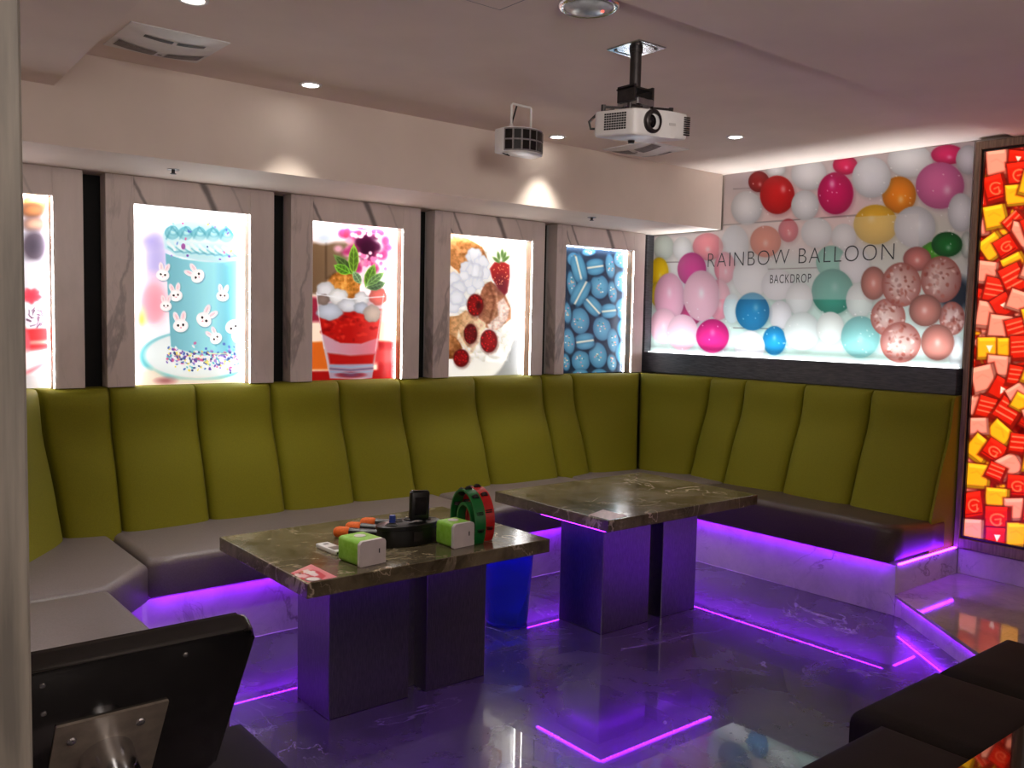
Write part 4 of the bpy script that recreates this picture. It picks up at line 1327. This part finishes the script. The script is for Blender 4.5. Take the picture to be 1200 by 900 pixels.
tambourine('green half-moon tambourine standing upright on the marble table', 2.162, 2.925, 'green', math.radians(-12))
tambourine('red half-moon tambourine standing behind the green one', 2.222, 2.945, 'red', math.radians(-12))

# ------------------------------------------------------------------ waste bin
bn = thing('waste_bin', 'translucent blue plastic waste bin on the floor between the two tables', 'bin', (2.765, 3.40, 0))
bm = B()
lathe(bm, [(0, .004), (.098, .004), (.104, .012), (.128, .355), (.133, .357), (.133, .368), (.127, .368), (.1225, .355), (.099, .018), (0, .012)], (2.765, 3.40, 0), 40)
obj('bucket', bm, 'bin', bn, smooth=True)
bm = B(); lathe(bm, [(.129, .352), (.136, .354), (.136, .371), (.126, .371)], (2.765, 3.40, 0), 40, close=False); obj('rim', bm, 'bin', bn, smooth=True)

# ================================================================== FOREGROUND STOOLS AND LEDGE
def stool(label, x0, x1, y0, y1):
    root = thing('ottoman', label, 'stool', ((x0 + x1) / 2, (y0 + y1) / 2, 0))
    bm = cushion(B(), [(x0, y0), (x1, y0), (x1, y1), (x0, y1)], .30, .452, r=.045, puff=.012); obj('seat_cushion', bm, 'brownleather', root, smooth=True)
    bm = B(); box(bm, x0 + .015, x1 - .015, y0 + .015, y1 - .015, .04, .302, .01, 2); obj('box_base', bm, 'brownleather', root)
    for sx in (x0 + .05, x1 - .05):
        for sy in (y0 + .05, y1 - .05):
            bm = B(); cyl(bm, (sx, sy, 0), (sx, sy, .042), .02, .022, 14); obj('foot', bm, 'black', root)


stool('dark brown padded ottoman in the right foreground, nearest of the three', 1.80, 2.262, .72, 1.185)
stool('dark brown padded ottoman in the right foreground, middle of the three', 2.275, 2.752, .80, 1.275)
stool('dark brown padded ottoman in the right foreground, farthest, beside the marble step', 2.765, 3.25, .80, 1.27)
stool('dark brown padded ottoman standing behind the black kiosk, at the end of the sofa', .44, .91, 1.72, 2.20)
lg = thing('side_counter', 'low counter with polished black top in the bottom right corner, reflecting the sweets', 'counter', (2.3, .35, 0))
bm = B(); box(bm, 1.35, 3.38, -.1, .80, .56, .60, .002, 1); obj('counter_top', bm, 'mirrorblack', lg)
bm = B(); box(bm, 1.40, 3.33, -.05, .69, 0, .56); obj('counter_body', bm, 'black', lg)

# ================================================================== SONG KIOSK
ks = thing('song_kiosk', 'black glossy touchscreen kiosk seen from behind on a chrome pole, left foreground', 'kiosk', (.30, 1.33, 0))
tilt = math.atan2(1.378 - 1.213, 1.05 - .78)         # leans back towards the viewer
mk = Matrix.Translation((.335, 1.213, 1.05)) @ Matrix.Rotation(tilt, 4, 'X') @ Matrix.Identity(4)


def kpart(name, bm, mat, par=None, **k):
    bm.transform(mk)
    return obj(name, bm, mat, par or ks, **k)


hw, hh = .188, .335
def rrect(w0, w1, z0, z1, r, y0, y1, bev=0):
    bm = B(); pts = []
    for (cx_, cz_, a0) in ((w1 - r, z1 - r, 0), (w0 + r, z1 - r, 90), (w0 + r, z0 + r, 180), (w1 - r, z0 + r, 270)):
        for k in range(7):
            t = math.radians(a0 + 15 * k); pts.append((cx_ + r * math.cos(t), cz_ + r * math.sin(t)))
    t = bmesh.new()
    f = [t.verts.new((x, y0, z)) for x, z in pts]; g = [t.verts.new((x, y1, z)) for x, z in pts]
    t.faces.new(f); t.faces.new(g[::-1])
    for i in range(len(pts)): t.faces.new((f[i], f[(i + 1) % len(pts)], g[(i + 1) % len(pts)], g[i]))
    if bev:
        es = [e for e in t.edges if abs(e.verts[0].co.y - e.verts[1].co.y) < 1e-6]
        bmesh.ops.bevel(t, geom=es, offset=bev, segments=3, profile=.5, affect='EDGES')
    me = bpy.data.meshes.new('t'); t.to_mesh(me); t.free(); bm.from_mesh(me); bpy.data.meshes.remove(me)
    return bm


kpart('housing', rrect(-hw, hw, -hh, 0, .022, 0, .034, .008), 'gloss', auto=40)
kpart('glass_screen', rrect(-hw + .02, hw - .02, -hh + .02, -.02, .008, .0345, .036), 'gloss')
pl = kpart('mounting_plate', rrect(-.068, .080, -.30, -.118, .002, -.004, 0), 'plate')
for (sx, sz) in ((-.045, -.155), (.045, -.150), (-.045, -.27), (.045, -.27)):
    kpart('screw', lathe(B(), [(0, -.007), (.006, -.0065), (.007, -.004)], (sx, 0, sz), 14, axis='y'), 'silver', pl)
for (sx, sz) in ((-.092, -.027), (.088, -.027), (-.085, -.085)):
    kpart('housing_screw', lathe(B(), [(0, -.0025), (.0035, -.002), (.004, 0)], (sx, 0, sz), 12, axis='y'), 'silver')
kp = mk @ Vector((.006, -.002, -.205))
bm = B(); cyl(bm, kp, kp + Vector((0, -.055, -.03)), .036, .036, 28); obj('hinge', bm, 'chrome', ks, auto=40)
bm = B(); q = kp + Vector((0, -.04, -.02)); cyl(bm, (q.x, q.y, q.z + .02), (q.x, q.y, .02), .030, .030, 28); obj('pole', bm, 'chrome', ks, auto=40)
bm = B(); lathe(bm, [(0, 0), (.17, 0), (.17, .01), (.05, .022), (0, .022)], (q.x, q.y, 0), 36); obj('base_plate', bm, 'steel', ks, auto=40)

# ================================================================== CEILING THINGS
for (lab, x, y) in (('round downlight above the blue cake lightbox', 1.905, 3.842), ('round downlight behind the hanging disco light', 3.474, 3.905),
                    ('round downlight near the balloon picture', 4.181, 3.196), ('round downlight cut by the top edge of the picture', 1.105, 3.10)):
    d = thing('downlight', lab, 'downlight', (x, y, CZ), group=None)
    bm = B(); lathe(bm, [(.036, -.001), (.038, -.006), (.05, -.006), (.052, 0), (.036, 0)], (x, y, CZ), 28, close=False); obj('trim_ring', bm, 'white', d, smooth=True)
    bm = B(); lathe(bm, [(0, -.003), (.036, -.003), (.036, -.0005), (0, -.0005)], (x, y, CZ), 28); obj('diffuser', bm, 'lamp', d)


def vent(label, x, y, rz):
    root = thing('ceiling_vent', label, 'ceiling vent', (x, y, CZ), (0, 0, rz))
    w, d = .185, .185
    bm = B(); rows = []
    n = 20
    for j, (yy, k) in enumerate(((-d, 0), (-d + .05, .55), (-.03, 1), (.1, .8), (d, .1))):
        rows.append([bm.verts.new((-w + 2 * w * i / n, yy, -.004 - .028 * k * (1 - (2 * i / n - 1) ** 2))) for i in range(n + 1)])
    for p, q in zip(rows[:-1], rows[1:]):
        for i in range(n): bm.faces.new((p[i], p[i + 1], q[i + 1], q[i]))
    top = [bm.verts.new((sx * w, sy * d, 0)) for sx, sy in ((-1, -1), (1, -1), (1, 1), (-1, 1))]
    bm.faces.new(top)
    bm.faces.new([top[0], top[1]] + rows[0][::-1]); bm.faces.new([top[2], top[3]] + rows[-1])
    bm.faces.new([top[1], top[2]] + [r[n] for r in rows][::-1]); bm.faces.new([top[3], top[0]] + [r[0] for r in rows])
    obj('cover', bm, 'white', root, local=True, auto=30)

    def surf(xx, yy):
        ks_ = ((-d, 0), (-d + .05, .55), (-.03, 1), (.1, .8), (d, .1))
        for (y0_, k0), (y1_, k1) in zip(ks_[:-1], ks_[1:]):
            if y0_ <= yy <= y1_:
                k = k0 + (k1 - k0) * (yy - y0_) / (y1_ - y0_); break
        return -.004 - .028 * k * (1 - (xx / w) ** 2)

    def patch(name, xa, xb, ya_, yb2, mat):
        bm = B(); m_ = 8
        g = [[bm.verts.new((xa + (xb - xa) * i / m_, ya_ + (yb2 - ya_) * j / 3, surf(xa + (xb - xa) * i / m_, ya_ + (yb2 - ya_) * j / 3) - .002)) for i in range(m_ + 1)] for j in range(4)]
        for p, q in zip(g[:-1], g[1:]):
            for i in range(m_): bm.faces.new((p[i], p[i + 1], q[i + 1], q[i]))
        obj(name, bm, mat, root, local=True)
    patch('air_slot', -.115, -.008, -.115, -.09, 'black'); patch('air_slot', .008, .115, -.115, -.09, 'black')
    patch('filter_grille', -.165, -.02, .04, .125, 'greygrille'); patch('filter_grille', .02, .165, .04, .125, 'greygrille')
    patch('indicator', -.008, .008, .07, .09, 'greygrille')
    return root


vent('curved air-conditioning vent in the ceiling at upper left', 1.20, 3.665, 0)
vent('curved air-conditioning vent in the ceiling behind the projector', 4.10, 3.80, math.radians(90))

# round glassy detector near the top edge
dx, dy = 2.115, 2.235
sd = thing('smoke_detector', 'round glassy detector with red indicator on the ceiling by the top edge', 'detector', (dx, dy, CZ))
bm = B(); lathe(bm, [(.085, 0), (.102, 0), (.104, -.008), (.092, -.016), (.084, -.012)], (dx, dy, CZ), 40, close=False); obj('rim', bm, 'chrome', sd, smooth=True)
bm = B(); lathe(bm, [(0, -.026), (.04, -.025), (.07, -.02), (.085, -.011), (.085, 0)], (dx, dy, CZ), 40); obj('lens', bm, 'glassy', sd, smooth=True)
bm = B(); lathe(bm, [(0, -.004), (.005, -.003), (.006, 0)], (dx + .03, dy - .035, CZ - .0245), 12); obj('indicator', bm, 'redled', sd)
# access hatch
hx, hy = 1.927, 2.475
ah = thing('ceiling_hatch', 'square access hatch line in the ceiling at the top edge', 'hatch', (hx - .22, hy - .22, CZ))
bm = B(); box(bm, hx - .44, hx - .003, hy - .44, hy - .003, CZ - .003, CZ); obj('panel', bm, 'ceiling', ah)
bm = B(); box(bm, hx - .45, hx + .003, hy - .004, hy + .003, CZ - .0018, CZ); box(bm, hx - .004, hx + .003, hy - .45, hy, CZ - .0018, CZ); obj('gap_seam', bm, 'greygrille', ah)
# sprinkler heads under the soffit
for lab, (x, y) in (('small sprinkler head under the soffit above the blue cake lightbox', (1.44, 4.31)), ('small sprinkler head under the soffit above the crepe lightbox', (4.05, 4.20))):
    s = thing('ceiling_sprinkler', lab, 'sprinkler', (x, y, SZ))
    bm = B(); lathe(bm, [(.028, 0), (.028, -.004), (.01, -.006), (0, -.006)], (x, y, SZ), 20); obj('escutcheon', bm, 'silver', s)
    bm = B(); lathe(bm, [(.008, -.004), (.008, -.018), (.014, -.02), (.014, -.022), (0, -.022)], (x, y, SZ), 16); obj('nozzle', bm, 'darkmetal', s)

# ------------------------------------------------------------------ projector
px_, py_ = 2.58, 2.456
pj = thing('ceiling_projector', 'white projector hanging from a steel plate and pole on the ceiling', 'projector', (px_, py_, CZ))
bm = B(); box(bm, 2.505, 2.657, 2.37, 2.543, CZ - .006, CZ, .002, 1); mp_ = obj('mount_plate', bm, 'silver', pj)
for (sx, sy) in ((2.53, 2.40), (2.63, 2.40), (2.53, 2.515), (2.63, 2.515)):
    bm = B(); lathe(bm, [(0, -.010), (.006, -.010), (.007, -.006)], (sx, sy, CZ), 10); obj('bolt', bm, 'darkmetal', mp_)
bm = B(); box(bm, 2.54, 2.62, 2.385, 2.391, CZ - .0072, CZ - .0055); box(bm, 2.54, 2.62, 2.522, 2.528, CZ - .0072, CZ - .0055); obj('slot', bm, 'black', mp_)
bm = B(); cyl(bm, (px_, py_, CZ - .006), (px_, py_, CZ - .15), .022, .022, 24); lathe(bm, [(.026, -.02), (.026, -.006)], (px_, py_, CZ), 24); obj('pole', bm, 'darkmetal', pj, auto=40)
bm = B(); box(bm, px_ - .055, px_ - .045, py_ - .05, py_ + .04, 2.345, 2.405); box(bm, px_ + .045, px_ + .055, py_ - .05, py_ + .04, 2.335, 2.405)
box(bm, px_ - .055, px_ + .055, py_ - .045, py_ + .045, 2.392, 2.398); obj('yoke', bm, 'darkmetal', pj)
bm = B(); box(bm, px_ - .045, px_ + .045, py_ - .06, py_ + .05, 2.328, 2.356, .003, 1); obj('tilt_block', bm, 'silver', pj)
tiltm = Matrix.Translation((2.595, 2.45, 2.262)) @ Matrix.Rotation(math.radians(5), 4, 'X') @ Matrix.Rotation(math.radians(-4), 4, 'Y')


def pp(name, bm, mat, par=None, **k):
    bm.transform(tiltm)
    return obj(name, bm, mat, par or pj, **k)


for (ax, ay, bx, by) in ((-.03, .03, -.12, .07), (.03, .03, .12, .07), (-.03, -.04, -.10, -.05), (.03, -.04, .12, -.06)):
    bm = B(); d = Vector((bx - ax, by - ay, 0)).normalized(); n_ = Vector((-d.y, d.x, 0)) * .009
    prism(bm, [(ax + n_.x, ay + n_.y), (ax - n_.x, ay - n_.y), (bx - n_.x, by - n_.y), (bx + n_.x, by + n_.y)], .062, .070)
    cyl(bm, (bx, by, .045), (bx, by, .074), .009, .009, 12)
    pp('mount_arm', bm, 'darkmetal')
bm = B()
t = bmesh.new()
prof = [(-.152, -.115), (-.14, -.128), (-.02, -.132), (.06, -.135), (.14, -.128), (.152, -.115), (.152, .08), (.14, .09), (-.14, .09), (-.152, .08)]
prism(bm, prof, -.05, .048, .012, 3)
body = pp('body', bm, 'white', auto=35)
LX = -.062
bm = B(); lathe(bm, [(.030, -.148), (.038, -.147), (.043, -.142), (.043, -.12), (.030, -.12)], (LX, 0, .004), 32, axis='y', close=False); pp('lens_ring', bm, 'darkmetal', body, smooth=True)
bm = B(); lathe(bm, [(0, -.140), (.014, -.138), (.024, -.131), (.031, -.128)], (LX, 0, .004), 32, axis='y'); pp('lens', bm, 'gloss', body, smooth=True)
bm = B()
for i in range(7):
    z = -.026 + i * .009
    for k in range(9): box(bm, -.1532, -.1515, -.085 + k * .013, -.075 + k * .013, z, z + .0065)
pp('side_vent', bm, 'black', body)
bm = B()
for i in range(9): box(bm, .118, .1515, -.1325, -.124, -.034 + i * .008, -.0285 + i * .008)
pp('front_vent', bm, 'redorange' if False else 'darkmetal', body)
bm = B(); box(bm, .03, .065, -.1362, -.134, -.004, .006); pp('badge', bm, 'offwhite', body)
for (sx, sy) in ((.02, .05),):
    bm = B(); cyl(bm, (sx, sy, -.062), (sx, sy, -.048), .012, .014, 16); pp('foot', bm, 'black', body)
bm = B(); tube(bm, [tiltm @ Vector(p) for p in ((-.06, .07, .06), (-.12, .10, .045), (-.15, .115, .01), (-.145, .11, -.015), (-.13, .09, -.015))], .005); obj('cable', bm, 'black', pj, smooth=True)

# ------------------------------------------------------------------ disco light
ex, ey = 2.84, 3.46
dl = thing('ceiling_disco_light', 'white hanging disco light with a curved grid of dark lenses', 'disco light', (ex, ey, CZ))
bm = B()
tube(bm, [(ex - .062, ey, 2.43), (ex - .062, ey, CZ - .012), (ex - .055, ey, CZ - .006), (ex + .055, ey, CZ - .006), (ex + .062, ey, CZ - .012), (ex + .062, ey, 2.43)], .006)
obj('hanging_bracket', bm, 'white', dl, smooth=True)
for s in (-1, 1):
    bm = B(); cyl(bm, (ex + s * .062, ey, 2.425), (ex + s * .062, ey, 2.452), .011, .009, 14); obj('bracket_knob', bm, 'offwhite', dl)
bm = B(); tube(bm, [(ex - .06, ey + .01, 2.43), (ex - .02, ey + .01, CZ - .004)], .004); obj('power_cable', bm, 'black', dl)
# body: curved front facing the room (-y), built from a plan outline
pl_ = []
for k in range(13):
    t = math.radians(-60 + 10 * k); pl_.append((ex + .118 * math.sin(t) / math.sin(math.radians(60)), ey - .02 - .075 * (math.cos(t) - .5) / .5))
plan = pl_ + [(ex + .118, ey + .06), (ex - .118, ey + .06)]
bm = B(); prism(bm, plan, 2.312, 2.43, .006, 2); bd_ = obj('housing', bm, 'white', dl, auto=30)
bm = B()
fp = [(x, y - .0015) for x, y in pl_] + [(x, y + .004) for x, y in pl_[::-1]]
prism(bm, fp, 2.317, 2.425); obj('lens_grid', bm, 'greygrille', bd_)
seg = []
m_ = 7
for c in range(m_):
    u0, u1 = c / m_ + .014, (c + 1) / m_ - .014
    def at(u):
        f = u * 12; i = min(11, int(f)); f -= i
        return Vector((pl_[i][0] * (1 - f) + pl_[i + 1][0] * f, pl_[i][1] * (1 - f) + pl_[i + 1][1] * f, 0))
    for (z0_, z1_) in ((2.324, 2.367), (2.375, 2.418)):
        p0, p1 = at(u0), at(u1)
        d = (p1 - p0).normalized(); n_ = Vector((d.y, -d.x, 0)) * .004
        bm = B()
        prism(bm, [tuple((p0 - n_ * .5).xy), tuple((p1 - n_ * .5).xy), tuple((p1 + n_ * .9).xy), tuple((p0 + n_ * .9).xy)], z0_, z1_)
        obj('lens_window', bm, 'gloss', bd_)
bm = B(); tube(bm, [(ex - .1, ey + .02, 2.314), (ex - .09, ey + .0, 2.302), (ex - .07, ey, 2.300), (ex - .07, ey + .02, 2.31)], .0025); obj('cable_loop', bm, 'black', dl)

# ================================================================== LIGHTS
def spot(x, y, e, size=75, blend=.9, col=(1.0, .95, .86), z=CZ - .012, r=.03):
    l = bpy.data.lights.new('spot', 'SPOT')
    l.energy = e; l.spot_size = math.radians(size); l.spot_blend = blend; l.color = col; l.shadow_soft_size = r
    o = bpy.data.objects.new('downlight_or_fill', l); COL.objects.link(o); o.location = (x, y, z)  # shared by the ceiling downlights and the added fill spots
    return o


spot(1.905, 3.842, 36); spot(3.474, 3.905, 36); spot(4.181, 3.196, 18); spot(1.105, 3.10, 40)
# added point lights behind the viewer, brightening ceiling and room; no fixtures
for (lx, ly, lz, le) in ((.45, -.55, 1.95, 16), (2.2, -.6, 1.95, 12), (-.6, .1, 2.1, 5)):
    l = bpy.data.lights.new('room_fill', 'POINT'); l.energy = le; l.color = (1.0, .92, .86); l.shadow_soft_size = .12
    o = bpy.data.objects.new('fill_point', l); COL.objects.link(o); o.location = (lx, ly, lz)


def aimed(x, y, z, target, e, size):
    o = spot(x, y, e, size, 1.0, (1.0, .94, .88), z, .4)
    o.rotation_euler = (Vector(target) - Vector((x, y, z))).to_track_quat('-Z', 'Y').to_euler()
    return o


# added fill spots behind the viewer, brightening the soffit and upper wall
aimed(.40, -.55, 2.3, (2.0, 4.05, 3.0), 95, 60); aimed(.75, -.60, 2.3, (4.6, 4.05, 3.0), 110, 50)


def area(name, loc, sx, sy, e, col, direction, spread=180):
    l = bpy.data.lights.new(name, 'AREA')
    l.shape = 'RECTANGLE'; l.size = sx; l.size_y = sy; l.energy = e; l.color = col; l.spread = math.radians(spread)
    o = bpy.data.objects.new(name, l); COL.objects.link(o); o.location = loc
    o.rotation_euler = Vector(direction).to_track_quat('-Z', 'Y').to_euler()
    return o


# upward LED line at the foot of the balloon picture
o = area('balloon_strip_light', (5.163, 3.51, 1.292), .02, 2.33, 3.8, (.93, .97, 1.0), (0, 0, 1), 50)
o.rotation_euler = (PI, 0, 0)

w = bpy.data.worlds.new('world'); scene.world = w
w.use_nodes = True
w.node_tree.nodes['Background'].inputs[0].default_value = (.02, .018, .02, 1)
w.node_tree.nodes['Background'].inputs[1].default_value = .3

# ================================================================== VIEW
vs_ = scene.view_settings
vs_.view_transform = 'Standard'
vs_.look = 'None'
vs_.exposure = 0.58
vs_.gamma = 1.0
vs_.use_curve_mapping = False
scene.cycles.use_denoising = True
scene.cycles.max_bounces = 8
scene.cycles.diffuse_bounces = 5
scene.cycles.sample_clamp_indirect = 6.0
